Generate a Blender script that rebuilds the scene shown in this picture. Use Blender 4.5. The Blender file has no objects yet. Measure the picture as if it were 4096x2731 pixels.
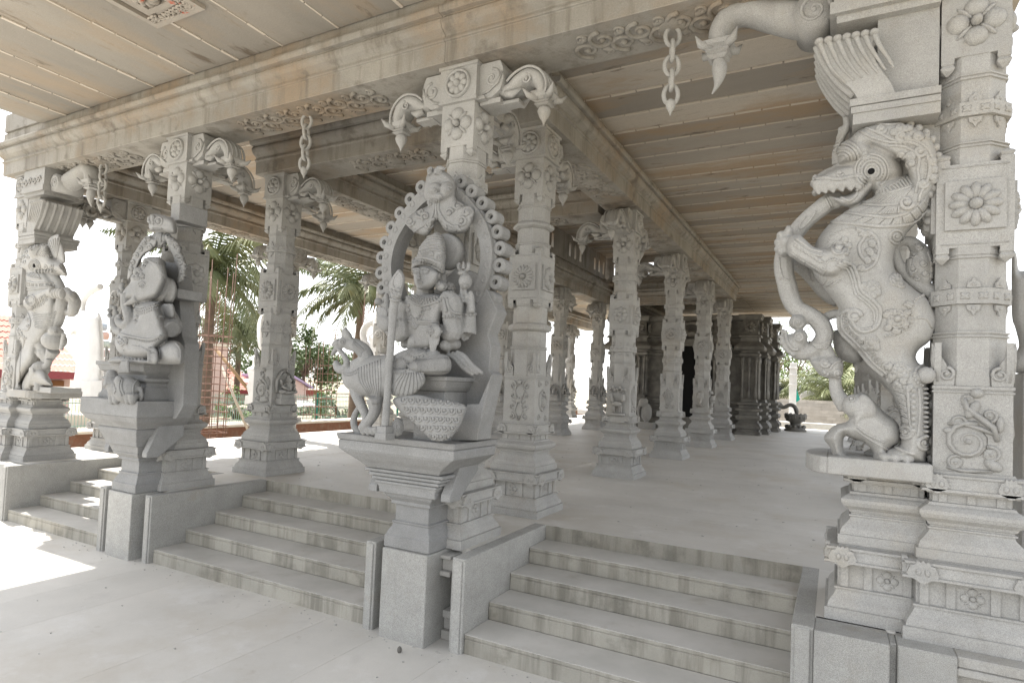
import bpy, math, random
from mathutils import Vector, Matrix, Euler
random.seed(7)
R=math.radians; PI=math.pi
S=bpy.context.scene
# ---------------------------------------------------------------- camera
CAMP=Vector((0,0,1.4)); FPX=2427.7953; PX,PY=2047.87,1440.85
def _axes():
    yaw,p,r=R(-28.153271),R(2.28664),R(2.400946)
    f=Vector((math.sin(yaw)*math.cos(p),math.cos(yaw)*math.cos(p),math.sin(p)))
    rt=Vector((math.cos(yaw),-math.sin(yaw),0)); up=rt.cross(f)
    c,s=math.cos(r),math.sin(r)
    return c*rt+s*up, -s*rt+c*up, f
RT,UP,FW=_axes()
cam=bpy.data.objects.new('camera',bpy.data.cameras.new('camera')); S.collection.objects.link(cam)
m=Matrix((RT,UP,-FW)).transposed().to_4x4(); m.translation=CAMP; cam.matrix_world=m
cam.data.sensor_width=36; cam.data.lens=FPX/4096*36; cam.data.shift_y=(PY-1365.5)/4096
cam.data.clip_start=.05; cam.data.clip_end=2000; S.camera=cam
S.render.resolution_x=1024; S.render.resolution_y=682
# ---------------------------------------------------------------- light
W=bpy.data.worlds.new('World'); S.world=W; W.use_nodes=True
nt=W.node_tree; bg=nt.nodes['Background']; sky=nt.nodes.new('ShaderNodeTexSky'); sky.sky_type='NISHITA'
SUNDIR=Vector((-.50,.085,.85)).normalized()
sky.sun_disc=False; sky.sun_elevation=math.asin(SUNDIR.z); sky.sun_rotation=math.atan2(SUNDIR.x,SUNDIR.y)
sky.dust_density=1.5; sky.air_density=1.0
hs=nt.nodes.new('ShaderNodeHueSaturation'); hs.inputs['Saturation'].default_value=.18
nt.links.new(sky.outputs[0],hs.inputs['Color']); nt.links.new(hs.outputs[0],bg.inputs[0]); bg.inputs[1].default_value=.15
sun=bpy.data.objects.new('sun',bpy.data.lights.new('sun','SUN')); S.collection.objects.link(sun)
sun.data.energy=3.6; sun.data.angle=R(.6); sun.data.color=(1,.95,.88)
sun.rotation_euler=SUNDIR.to_track_quat('Z','Y').to_euler(); sun.location=(-20,5,30)
S.view_settings.view_transform='Standard'; S.view_settings.look='None'; S.view_settings.exposure=1.68; S.view_settings.gamma=1
try: S.cycles.max_bounces=8; S.cycles.diffuse_bounces=6
except Exception: pass
# ---------------------------------------------------------------- helpers
def at(px,py,Y):                       # photo pixel on the vertical plane y=Y
    px=float(px);py=float(py); d=(px-PX)/FPX*RT-(py-PY)/FPX*UP+FW; return CAMP+d*(Y/d.y)
def atx(px,py,X):
    px=float(px);py=float(py); d=(px-PX)/FPX*RT-(py-PY)/FPX*UP+FW; return CAMP+d*(X/d.x)
def atz(px,py,Z):
    px=float(px);py=float(py); d=(px-PX)/FPX*RT-(py-PY)/FPX*UP+FW; return CAMP+d*((Z-CAMP.z)/d.z)
def pxm(P): return (P-CAMP).dot(FW)/FPX   # metres per photo pixel at P
def win(ox,oy,s,Y):                      # traced frame: (a,b,w) -> point w in front of plane Y
    def f(a,b,w=0): return at(ox+s*a,oy+s*b,Y-w)
    f.k=s
    f.m=pxm(at(ox+600*s,oy+700*s,Y))*s
    return f
class MB:
    def __init__(s): s.v=[]; s.f=[]; s.sm=[]; s.t=[]; s.tone=.5
    def add(s,vs,fs,smooth=False):
        n=len(s.v); s.v+=[tuple(v) for v in vs]
        for f in fs: s.f.append([i+n for i in f]); s.sm.append(smooth); s.t.append(s.tone)
        return s
    def box(s,x0,x1,y0,y1,z0,z1,M=None):
        vs=[Vector((x,y,z)) for z in (z0,z1) for y in (y0,y1) for x in (x0,x1)]
        if M: vs=[M@v for v in vs]
        return s.add(vs,[(0,2,3,1),(4,5,7,6),(0,1,5,4),(2,6,7,3),(0,4,6,2),(1,3,7,5)])
    def rings(s,rings,smooth=False,cap=True,closed=True):
        n=len(rings[0]); vs=[v for r in rings for v in r]; fs=[]
        for i in range(len(rings)-1):
            for j in range(n if closed else n-1):
                k=(j+1)%n; fs.append((i*n+j,i*n+k,(i+1)*n+k,(i+1)*n+j))
        if cap: fs.append(tuple(reversed(range(n)))); fs.append(tuple((len(rings)-1)*n+j for j in range(n)))
        return s.add(vs,fs,smooth)
    def loft(s,prof,n=4,cx=0,cy=0,sx=1,sy=1,smooth=False):   # prof (z,h), n-gon with flat faces on the axes, h = apothem
        rs=[]
        for z,h in prof:
            r=h/math.cos(PI/n)
            rs.append([Vector((cx+sx*r*math.cos(PI/n+2*PI*j/n),cy+sy*r*math.sin(PI/n+2*PI*j/n),z)) for j in range(n)])
        return s.rings(rs,smooth)
    def lathe(s,prof,n=20,M=None,smooth=True):                # prof (z,r)
        rs=[[Vector((r*math.cos(2*PI*j/n),r*math.sin(2*PI*j/n),z)) for j in range(n)] for z,r in prof]
        if M: rs=[[M@v for v in r] for r in rs]
        return s.rings(rs,smooth)
    def tube(s,pts,rad,n=10,flat=None,closed=False):           # flat=(vector,scale) squashes the section along a vector
        pts=[Vector(p) for p in pts]; N=len(pts)
        if not hasattr(rad,'__len__'): rad=[rad]*N
        prev=None; rs=[]
        for i,p in enumerate(pts):
            a=pts[(i-1)%N] if closed else pts[max(i-1,0)]; b=pts[(i+1)%N] if closed else pts[min(i+1,N-1)]
            t=(b-a); t=t.normalized() if t.length>1e-9 else Vector((0,0,1))
            if prev is None: u=t.cross(Vector((0,1,0.01))); u=u if u.length>.1 else t.cross(Vector((1,0,0)))
            else: u=prev-t*prev.dot(t)
            u.normalize(); prev=u; w=t.cross(u); r=rad[i]; ring=[]
            for j in range(n):
                o=u*math.cos(2*PI*j/n)*r+w*math.sin(2*PI*j/n)*r
                if flat: d=flat[0].normalized(); o=o-d*o.dot(d)*(1-flat[1])
                ring.append(p+o)
            rs.append(ring)
        if closed: rs.append(rs[0]); return s.rings(rs,True,False)
        return s.rings(rs,True)
    def ell(s,c,r,rot=None,n=14,m=9):
        c=Vector(c); r=r if hasattr(r,'__len__') else (r,r,r); rs=[]
        for i in range(m+1):
            th=PI*(.02+.96*i/m); q=[]
            for j in range(n):
                v=Vector((r[0]*math.sin(th)*math.cos(2*PI*j/n),r[1]*math.sin(th)*math.sin(2*PI*j/n),-r[2]*math.cos(th)))
                if rot: v=rot@v
                q.append(c+v)
            rs.append(q)
        return s.rings(rs,True)
    def poly(s,pts,d):                                         # outline extruded along vector d
        a=[Vector(p) for p in pts]; d=Vector(d); return s.rings([a,[p+d for p in a]])
    def merge(s,o,M=None):
        n=len(s.v); s.v+=[tuple(M@Vector(v)) if M else v for v in o.v]; s.f+=[[i+n for i in f] for f in o.f]; s.sm+=o.sm; s.t+=o.t; return s
    def mesh(s,name,mat):
        me=bpy.data.meshes.new(name); me.from_pydata(s.v,[],s.f); me.materials.append(mat)
        me.polygons.foreach_set('use_smooth',s.sm)
        if len(set(s.t))>1:
            a=me.attributes.new('tone','FLOAT','FACE'); a.data.foreach_set('value',s.t)
        me.update()
        import bmesh
        b=bmesh.new(); b.from_mesh(me); bmesh.ops.recalc_face_normals(b,faces=b.faces); b.to_mesh(me); b.free()
        return me
    def build(s,name,mat,parent=None,remesh=None,bevel=None,smooth=2):
        o=bpy.data.objects.new(name,s.mesh(name,mat)); S.collection.objects.link(o)
        if parent: o.parent=parent; o.matrix_parent_inverse=Matrix.Translation(-parent.location) if parent.rotation_euler.z==0 else parent.matrix_basis.inverted()
        if remesh:
            q=o.modifiers.new('r','REMESH'); q.mode='VOXEL'; q.voxel_size=remesh; q.use_smooth_shade=True
            if smooth: q=o.modifiers.new('s','SMOOTH'); q.factor=.5; q.iterations=smooth
        if bevel:
            q=o.modifiers.new('b','BEVEL'); q.width=bevel; q.segments=1; q.limit_method='ANGLE'; q.angle_limit=R(30); q.harden_normals=False
        return o
def tag(o,label=None,cat=None,group=None,kind=None):
    for k,v in (('label',label),('category',cat),('group',group),('kind',kind)):
        if v: o[k]=v
    return o
def empty(name,loc,label=None,cat=None,group=None):
    o=bpy.data.objects.new(name,None); S.collection.objects.link(o); o.location=loc; o.empty_display_size=.2
    return tag(o,label,cat,group)
def inst(me,name,parent,M):                                  # child sharing mesh data; M is local to parent
    o=bpy.data.objects.new(name,me); S.collection.objects.link(o); o.parent=parent; o.matrix_local=M; return o
def copy_tree(o,parent=None):
    c=o.copy(); S.collection.objects.link(c); c.parent=parent
    for ch in list(o.children): copy_tree(ch,c)
    return c
def smooth_curve(pts,k=4):                                   # catmull-rom through points
    P=[Vector(p) for p in pts]; out=[]
    for i in range(len(P)-1):
        a=P[max(i-1,0)];b=P[i];c=P[i+1];d=P[min(i+2,len(P)-1)]
        for j in range(k):
            t=j/k; out.append(.5*((2*b)+(c-a)*t+(2*a-5*b+4*c-d)*t*t+(3*b-a-3*c+d)*t**3))
    out.append(P[-1]); return out
def Rz(a): return Matrix.Rotation(a,4,'Z')
def T(x,y,z): return Matrix.Translation((x,y,z))
# ---------------------------------------------------------------- materials
def mat(name,c1,c2=None,scale=4,rough=.85,bump=.15,bscale=60,speck=0,tone=0,stain=None,streak=None,stretch=None,spec=.3):
    m=bpy.data.materials.new(name); m.use_nodes=True; n=m.node_tree; L=n.links; N=n.nodes
    b=N['Principled BSDF']; b.inputs['Roughness'].default_value=rough; b.inputs['Specular IOR Level'].default_value=spec
    tc=N.new('ShaderNodeTexCoord'); g=N.new('ShaderNodeNewGeometry'); src=g.outputs['Position']
    if stretch:
        mp=N.new('ShaderNodeMapping'); mp.inputs['Scale'].default_value=stretch; L.new(src,mp.inputs[0]); src2=mp.outputs[0]
    else: src2=src
    def noise(s,det=4,ro=.6,vec=src): 
        t=N.new('ShaderNodeTexNoise'); t.inputs['Scale'].default_value=s; t.inputs['Detail'].default_value=det; t.inputs['Roughness'].default_value=ro; L.new(vec,t.inputs['Vector']); return t.outputs['Fac']
    def ramp(f,a,b_,ca=0,cb=1):
        r=N.new('ShaderNodeMapRange'); L.new(f,r.inputs[0]); r.inputs[1].default_value=a; r.inputs[2].default_value=b_; r.inputs[3].default_value=ca; r.inputs[4].default_value=cb; return r.outputs[0]
    def mix(f,A,B):
        x=N.new('ShaderNodeMix'); x.data_type='RGBA'; x.clamp_factor=True
        if hasattr(f,'links') or hasattr(f,'node'): L.new(f,x.inputs[0])
        else: x.inputs[0].default_value=f
        for k,v in ((6,A),(7,B)):
            if isinstance(v,tuple): x.inputs[k].default_value=(*v,1)
            else: L.new(v,x.inputs[k])
        return x.outputs[2]
    col=mix(ramp(noise(scale,5,.6,src2),.35,.65),c1,c2 or c1)
    if tone:
        at_=N.new('ShaderNodeAttribute'); at_.attribute_name='tone'
        mu=N.new('ShaderNodeMix'); mu.data_type='RGBA'; mu.blend_type='MULTIPLY'; mu.inputs[0].default_value=1
        r=ramp(at_.outputs['Fac'],0,1,1-tone,1+tone*.6); L.new(col,mu.inputs[6]); L.new(r,mu.inputs[7]); col=mu.outputs[2]
    if stain:
        for (sc,lo,hi,c,am) in stain: col=mix(ramp(noise(sc,6,.65,src2),lo,hi,0,am),col,c)
    if streak:
        mp=N.new('ShaderNodeMapping'); mp.inputs['Scale'].default_value=(1,1,.08); L.new(src,mp.inputs[0])
        col=mix(ramp(noise(streak[0],6,.7,mp.outputs[0]),streak[1],streak[2],0,streak[4]),col,streak[3])
    oi=N.new('ShaderNodeObjectInfo'); mu=N.new('ShaderNodeMix'); mu.data_type='RGBA'; mu.blend_type='MULTIPLY'; mu.inputs[0].default_value=1
    rr=N.new('ShaderNodeMapRange'); L.new(oi.outputs['Random'],rr.inputs[0]); rr.inputs[3].default_value=.92; rr.inputs[4].default_value=1.06; L.new(col,mu.inputs[6]); L.new(rr.outputs[0],mu.inputs[7]); col=mu.outputs[2]
    if speck:
        f=noise(75,5,.75); col=mix(ramp(f,.48,.62,0,speck*.8),col,tuple(x*.6 for x in c1))
        f=noise(14,6,.75); col=mix(ramp(f,.52,.66,0,speck*.55),col,tuple(x*.66*k for x,k in zip(c1,(1.02,.98,.9))))
        f=noise(260,2,.5); col=mix(ramp(f,.40,.62,0,speck),col,tuple(x*.42 for x in c1))
        f=noise(330,2,.5); col=mix(ramp(f,.58,.7,0,speck*.8),col,tuple(min(x*1.5,.85) for x in c1))
    L.new(col,b.inputs['Base Color'])
    if bump:
        bp=N.new('ShaderNodeBump'); bp.inputs['Strength'].default_value=bump; bp.inputs['Distance'].default_value=.01
        ad=N.new('ShaderNodeMath'); L.new(noise(bscale,4,.7),ad.inputs[0]); L.new(noise(bscale*.12,4,.6),ad.inputs[1]); L.new(ad.outputs[0],bp.inputs['Height']); L.new(bp.outputs[0],b.inputs['Normal'])
    return m
G=(.44,.43,.405)
STONE=mat('granite',G,(.38,.37,.345),scale=3,speck=.5,stain=[(1.3,.56,.72,(.36,.32,.25),.55),(6,.62,.74,(.27,.26,.23),.35)],streak=(7,.55,.75,(.27,.26,.235),.4),bump=.35)
CARVE=mat('carved_granite',(.465,.458,.438),(.37,.365,.35),scale=3,speck=.5,stain=[(1.1,.54,.7,(.40,.345,.26),.5),(2.5,.58,.72,(.27,.26,.235),.45)],streak=(6,.56,.74,(.28,.265,.235),.4),bump=.45,bscale=90)
FIGURE=mat('statue_granite',(.335,.335,.33),(.26,.26,.255),scale=4,speck=.5,stain=[(3,.58,.75,(.22,.22,.21),.4)],bump=.4,bscale=90)
BEAM=mat('beam_stone',(.36,.342,.305),(.245,.232,.208),scale=1.4,speck=.35,stain=[(.7,.48,.64,(.35,.25,.155),.65),(1.6,.57,.67,(.10,.078,.06),.75)],streak=(5,.5,.66,(.14,.12,.095),.7),bump=.3)
CEIL=mat('ceiling_stone',(.50,.45,.385),(.40,.37,.33),scale=.9,tone=.34,speck=.3,stretch=(.42,1.3,1),stain=[(1.0,.47,.62,(.42,.29,.17),.75),(2.6,.62,.69,(.10,.07,.045),.85),(7,.62,.7,(.2,.15,.1),.35)],bump=.3,bscale=30)
CEILY=mat('canopy_stone',(.41,.375,.325),(.32,.30,.265),scale=.9,tone=.2,speck=.25,stretch=(1.3,.4,1),stain=[(1.0,.5,.66,(.43,.32,.21),.55),(2.6,.61,.69,(.12,.085,.055),.8),(8,.62,.7,(.2,.15,.1),.4)],bump=.3,bscale=30)
FLOOR=mat('floor_stone',(.62,.60,.56),(.54,.525,.49),scale=1.2,tone=.045,rough=.55,speck=.12,stain=[(.6,.52,.7,(.50,.43,.33),.45),(2.2,.56,.7,(.68,.67,.65),.6),(4,.64,.72,(.36,.32,.27),.4),(1.3,.6,.7,(.42,.40,.38),.4)],bump=.12,bscale=40,spec=.35)
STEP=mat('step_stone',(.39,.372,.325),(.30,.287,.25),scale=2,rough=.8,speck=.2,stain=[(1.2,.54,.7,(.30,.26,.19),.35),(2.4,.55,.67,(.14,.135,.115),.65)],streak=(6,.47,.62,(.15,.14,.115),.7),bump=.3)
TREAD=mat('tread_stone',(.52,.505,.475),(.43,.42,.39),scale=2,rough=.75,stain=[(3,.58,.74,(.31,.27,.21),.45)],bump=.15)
ROUGHG=mat('rough_granite',(.47,.465,.44),(.39,.385,.365),scale=5,speck=.7,stain=[(1.8,.6,.74,(.38,.30,.19),.5)],streak=(5,.56,.72,(.24,.24,.22),.4),bump=.6,bscale=120)
DARK=mat('black_granite',(.21,.20,.175),(.10,.095,.085),scale=3,rough=.6,stain=[(5,.6,.75,(.23,.21,.18),.6)],bump=.4,spec=.5)
BLACK=mat('opening_shade',(.004,.004,.004),bump=0)  # near-black colour standing for the shade inside openings
WHITE=mat('white_stone',(.72,.71,.69),(.62,.61,.59),speck=.1,bump=.2)
GROUND=mat('earth_ground',(.34,.30,.24),(.28,.24,.18),scale=.5,stain=[(.3,.5,.7,(.16,.2,.09),.6)],bump=.4,bscale=12)
# ---------------------------------------------------------------- ground, platform, stairs
GZ=-.735
def slab_sheet(x0,x1,y0,y1,z,thick,wx,wy,gap=.004,jit=.0,top=True):
    mb=MB(); x=x0
    def cuts(a,b,w):
        if not w: return [a,b]
        c=[a]
        while c[-1]+w*1.35<b: c.append(c[-1]+w*random.uniform(.8,1.2))
        return c+[b]
    ys=cuts(y0,y1,wy) 
    xs=cuts(x0,x1,wx)
    for i in range(len(xs)-1):
        for j in range(len(ys)-1):
            mb.tone=random.random(); dz=random.uniform(-jit,jit)
            if top: mb.box(xs[i]+gap,xs[i+1]-gap,ys[j]+gap,ys[j+1]-gap,z-thick,z+dz)
            else: mb.box(xs[i]+gap,xs[i+1]-gap,ys[j]+gap,ys[j+1]-gap,z+dz,z+thick)
    mb.cx=xs; mb.cy=ys; return mb
g=MB(); g.add([(-400,-300,GZ-.12),(400,-300,GZ-.12),(400,500,GZ-.12),(-400,500,GZ-.12)],[(0,1,2,3)]); tag(g.build('ground',GROUND),kind='structure')
b=slab_sheet(-9.9,3.2,-6,4.44,GZ,.1,.72,4.5,gap=.0012,jit=.0004); b.box(-10,3.3,-6.1,4.44,GZ-.11,GZ-.006); tag(b.build('forecourt_paving',FLOOR),kind='structure')
b=slab_sheet(-19,-9.9,-6,4.4,GZ,.1,.72,3.1,gap=.003,jit=.0015); b.box(-19.1,-9.91,-6.1,4.4,GZ-.11,GZ-.006); tag(b.build('forecourt_paving',FLOOR),kind='structure')
YT=5.66
b=slab_sheet(-11.6,1.7,YT,30,0,.12,3.9,.7,gap=.004,jit=.001); b.box(-11.55,1.65,YT+.05,29.9,GZ-.1,-.008)
for x0,x1 in ((-11.6,-9.93),(-7.49,-6.77),(-3.44,-2.69),(-.10,1.7)):
    b.tone=.5; b.box(x0,x1,4.42,YT,-.12,0); b.box(x0+.02,x1-.02,4.45,YT,GZ-.1,-.12)
tag(b.build('platform_floor',FLOOR),kind='structure')
def cheek(xa,xb,yf,label):
    w=MB(); w.box(xa,xb,yf,YT-.002,GZ-.05,.003); d=.012
    w.box(xa+.02,xb-.02,yf-d,yf,GZ-.05,-.01)
    tag(w.build('stair_cheek_wall',ROUGHG,bevel=.006),label,'stone wall','cheek walls beside the stairs')
cheek(-10.04,-9.92,4.13,'granite cheek wall left of the leftmost stair flight')
cheek(-7.62,-7.50,4.10,'granite cheek wall between the leftmost stair flight and the elephant-headed statue pier')
cheek(-6.76,-6.64,4.12,'granite cheek wall just right of the elephant-headed statue pier')
cheek(-3.56,-3.45,4.12,'granite cheek wall just left of the block under the spear bearer statue')
cheek(-2.68,-2.56,4.14,'granite cheek wall right of the spear bearer pier, at the wide right stair')
cheek(-.217,-.09,4.20,'granite cheek wall at the right end of the right stair, under the rearing beast')
def stairs(xa,xb,label):
    r=empty('stone_staircase',((xa+xb)/2,4.2,GZ),label,'stairs','stair flights up to the platform')
    h=-GZ/5; d=.372
    for i in range(4):
        y0=4.17+i*d; z1=GZ+(i+1)*h; m_=MB()
        m_.box(xa+.002,xb-.002,y0,YT+.02-.001*i,z1-h+ (0 if i else -.05),z1-.03); m_.box(xa+.002,xb-.002,y0-.001,y0+d+.02,z1-.03,z1)
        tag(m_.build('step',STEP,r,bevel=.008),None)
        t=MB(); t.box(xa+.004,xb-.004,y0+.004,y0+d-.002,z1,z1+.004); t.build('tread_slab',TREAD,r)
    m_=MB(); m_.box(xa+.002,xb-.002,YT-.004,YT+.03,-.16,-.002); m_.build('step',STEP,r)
stairs(-9.92,-7.62,'short leftmost stone stair flight, partly in sunlight')
stairs(-6.64,-3.56,'middle stone stair flight between the two seated statues')
stairs(-2.56,-.217,'wide right stone stair flight with dark streaked risers')
# rough blocks under the statue piers, recess mouldings beside them
for xc,lab in ((-7.14,'rough granite block under the elephant-headed statue pier'),(-3.10,'rough granite block under the spear bearer statue pier')):
    m_=MB(); m_.box(xc-.23,xc+.23,4.06,4.46,GZ-.05,-.004); o=tag(m_.build('pedestal_block',ROUGHG,bevel=.006),lab,'stone block','blocks under the statue piers')
    for s in (-1,1):
        m_=MB()
        a,b_=(xc+.232,xc+.335) if s>0 else (xc-.345,xc-.232)
        for z0,z1,y in ((GZ,-.66,4.30),(-.66,-.56,4.34),(-.56,-.5,4.31),(-.5,-.2,4.42),(-.2,-.16,4.24),(-.16,-.06,4.28),(-.06,-.03,4.24)):
            m_.box(a,b_,y,4.46,z0,z1)
        m_.build('recess_moulding',STONE,o,bevel=.005)
b=MB(); b.box(-.09,.30,4.17,4.45,GZ-.05,0); b.box(.34,.62,4.2,4.45,GZ-.05,0.0); b.box(.3,.34,4.24,4.45,GZ-.05,-.01)
tag(b.build('pedestal_block',ROUGHG,bevel=.006),'rough granite plinth blocks under the right corner pier','stone block')
b=MB()
for z0,z1,y in ((GZ,-.5,4.33),(-.5,-.44,4.25),(-.44,-.3,4.28),(-.3,-.26,4.22),(-.26,-.1,4.25),(-.1,-.06,4.2),(-.06,-.001,4.22)): b.box(.62,2.2,y,4.45,z0,z1)
tag(b.build('plinth_moulding',STONE,bevel=.006),'moulded stone plinth course at the bottom right corner','stone plinth')
b=MB(); b.box(-11.9,-10.04,4.2,4.45,GZ-.05,-.002); tag(b.build('plinth_moulding',ROUGHG,bevel=.006),'plain stone plinth under the leftmost corner pier','stone plinth')
# ---------------------------------------------------------------- pillars
def petal_flower(n,r,w=.02,leaf=False,rc=.25):              # in XZ plane facing -Y, centre 0
    m_=MB(); 
    for k in range(n):
        a=2*PI*k/n; c=Vector((math.cos(a),0,math.sin(a))); rot=Matrix.Rotation(-a,3,'Y')
        m_.ell(c*r*.6,(r*.42,w,r*(.42 if n<6 else 2.6/n)),rot,10,6)
        if leaf:
            a+=PI/n; c=Vector((math.cos(a),0,math.sin(a))); m_.ell(c*r*.55,(r*.4,w*.7,r*.1),Matrix.Rotation(-a,3,'Y'),8,5)
    m_.ell((0,-w*.5,0),(r*rc,w*1.3,r*rc),None,12,6); return m_
def spiral(mb,c,r0,turns,a0,rad,sgn=1,y=0):
    pts=[];rr=[]
    N=int(10*turns)+4
    for i in range(N):
        t=i/(N-1); a=a0+sgn*2*PI*turns*t; r=r0*(1-t)**.8; pts.append((c[0]+r*math.cos(a),y,c[1]+r*math.sin(a))); rr.append(rad*(1-.45*t))
    mb.tube(pts,rr,6); mb.ell((c[0],y,c[1]),(rad*1.2,rad*1.2,rad*1.2),None,8,5)
def scroll_relief(kind):                                   # lower block relief ~.34 wide .46 high around 0
    m_=MB()
    if kind==0:     # big leaf spiral
        for c in ((-.02,-.06,.10),(.09,-.13,.04),(-.08,-.19,.04),(-.07,.05,.035),(.08,.10,.03),(-.02,.19,.03)): m_.ell((c[0],0,c[1]),(c[2],.008,c[2]),None,12,5)
        m_.ell((.0,0,.13),(.03,.014,.06),Matrix.Rotation(.5,3,'Y')); m_.ell((-.11,0,.0),(.035,.014,.02)); m_.ell((.13,0,.05),(.02,.014,.05))
        spiral(m_,(-.02,-.06),.115,1.6,1.2,.017,1); spiral(m_,(.09,-.13),.05,1.2,2.0,.012,-1); spiral(m_,(-.08,-.19),.045,1.3,1.0,.012,1); spiral(m_,(-.07,.05),.045,1.2,-.5,.012,1)
        spiral(m_,(.08,.10),.04,1.3,-1.5,.012,1); spiral(m_,(-.02,.19),.035,1.3,-1.5,.011,-1)
        m_.tube([(.12,0,-.05),(.1,0,.03),(.03,0,.09),(-.03,0,.14),(-.04,0,.2)],[.014,.02,.02,.018,.012],6); m_.tube([(.13,0,-.02),(.04,0,.02),(-.06,0,.05),(-.12,0,.04)],[.01,.016,.014,.01],6)
        m_.ell((.1,0,-.19),(.05,.018,.03),Matrix.Rotation(.6,3,'Y')); m_.ell((.02,0,.23),(.035,.02,.03)); m_.tube([(-.12,0,-.22),(-.04,0,-.235),(.1,0,-.225)],[.01,.015,.008],6)
    elif kind==1:   # symmetric arabesque
        for s in (-1,1):
            for cz,r in ((.16,.05),(.05,.045),(-.07,.055),(-.18,.04)): spiral(m_,(s*.08,cz),r,1.3,PI/2 if s>0 else PI/2,.010,s)
            m_.tube([(0,0,-.22),(s*.05,0,-.13),(s*.02,0,-.02),(s*.06,0,.1),(s*.01,0,.2)],.011,6)
        m_.ell((0,0,0),(.03,.018,.03)); m_.ell((0,0,.2),(.03,.018,.03))
    elif kind==2:   # oval wreath with small dancer
        pts=[(.085*math.cos(a),0,.11*math.sin(a)) for a in [2*PI*i/20 for i in range(20)]]; m_.tube(pts,.012,6,closed=True)
        m_.tube([(0,0,-.07),(.01,0,0),(-.005,0,.04)],[.02,.025,.015],6); m_.ell((0,0,.065),.018); m_.tube([(-.05,0,.01),(0,0,.03),(.05,0,.05)],.008,5)
        for s in (-1,1): spiral(m_,(s*.09,.19),.04,1.2,0,.01,s); spiral(m_,(s*.09,-.19),.04,1.2,0,.01,-s)
    elif kind==3:   # small seated figure in the round
        m_.box(-.13,.13,-.07,0,-.25,-.17); m_.box(-.11,.11,-.06,0,-.17,-.1)
        m_.ell((0,-.05,-.08),(.12,.06,.035)); m_.ell((0,-.055,.0),(.05,.045,.075)); m_.ell((0,-.06,.09),(.032,.035,.04)); m_.tube([(0,-.05,.11),(0,-.05,.17)],[.03,.012],8)
        for s in (-1,1): 
            m_.tube([(s*.045,-.05,.04),(s*.1,-.06,.0),(s*.06,-.1,-.04)],[.02,.016,.014],7); m_.tube([(s*.05,-.04,.04),(s*.11,-.05,.03),(s*.12,-.05,.1)],[.016,.013,.015],7)
            m_.tube([(s*.14,-.02,-.08),(s*.15,-.02,.08),(s*.08,-.02,.2),(0,-.02,.235)],[.014,.016,.018,.02],6); m_.ell((s*.1,-.06,-.07),(.04,.04,.03))
        m_.poly([(-.1,-.015,-.1),(.1,-.015,-.1),(.12,-.015,.1),(0,-.015,.21),(-.12,-.015,.1)],(0,.015,0))
    elif kind==4:   # cobra hood
        m_.ell((0,-.01,.08),(.09,.03,.13)); m_.tube([(0,-.03,.0),(0,-.03,-.12),(-.06,-.03,-.2),(-.1,-.03,-.17),(-.07,-.03,-.12)],[.05,.03,.022,.016,.01],8)
        m_.tube([(.0,-.03,-.13),(.06,-.03,-.2),(.1,-.03,-.17),(.07,-.03,-.12)],[.03,.022,.016,.01],8)
        for k in range(5): m_.ell((-.06+.03*k,-.02,.19-.006*abs(k-2)**2),.016)
    elif kind==5:   # leafy fan plume
        for k in range(7):
            a=.35+.4*k; m_.tube([(-.02,0,-.12),(-.02+.08*math.cos(a),0,-.03+.06*math.sin(a)),(-.02+.13*math.cos(a),0,.02+.19*math.sin(a))],[.012,.016,.006],6)
        spiral(m_,(-.04,-.15),.07,1.4,.5,.014,1); spiral(m_,(.08,-.17),.05,1.2,2.5,.012,-1); m_.ell((0,0,.21),(.03,.02,.02))
    elif kind==6:   # little horned calf under foliage
        m_.ell((0,-.03,-.07),(.085,.04,.045)); m_.tube([(-.06,-.03,-.05),(-.09,-.035,.03),(-.085,-.04,.07)],[.04,.03,.028],8); m_.ell((-.1,-.045,.075),(.035,.025,.025))
        for x in (-.06,-.04,.05,.075): m_.tube([(x,-.03,-.09),(x,-.03,-.17),(x+.005,-.03,-.215)],[.022,.014,.014],7)
        m_.tube([(.07,-.03,-.04),(.11,-.03,.0),(.1,-.03,.07),(.07,-.03,.09)],[.016,.03,.036,.012],7); m_.box(-.13,.13,-.04,0,-.25,-.22)
        for k in range(7): m_.ell((-.12+.04*k,-.02,.17+.02*math.sin(k*2)),(.025,.02,.03)); 
        for k in range(4): spiral(m_,(-.1+.066*k,.12),.03,1.2,k,.009,1 if k%2 else -1)
    return m_
def kudu(w,h):                                            # lobed tab on the friezes, centre 0, hangs
    pts=[]
    for i in range(15):
        a=PI*i/14-PI/2; rr=.5*w*(1+.09*math.cos(5*a))
        pts.append((rr*math.sin(a)*1.0,0,-.08*h-abs(math.cos(a))*h*.55*(1+.1*math.cos(6*a))))
    top=[(.5*w*.8,0,.25*h),(.25*w,0,.3*h),(.2*w,0,.5*h),(.08*w,0,.42*h),(0,0,.52*h),(-.08*w,0,.42*h),(-.2*w,0,.5*h),(-.25*w,0,.3*h),(-.5*w*.8,0,.25*h)]
    return pts+top
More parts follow.
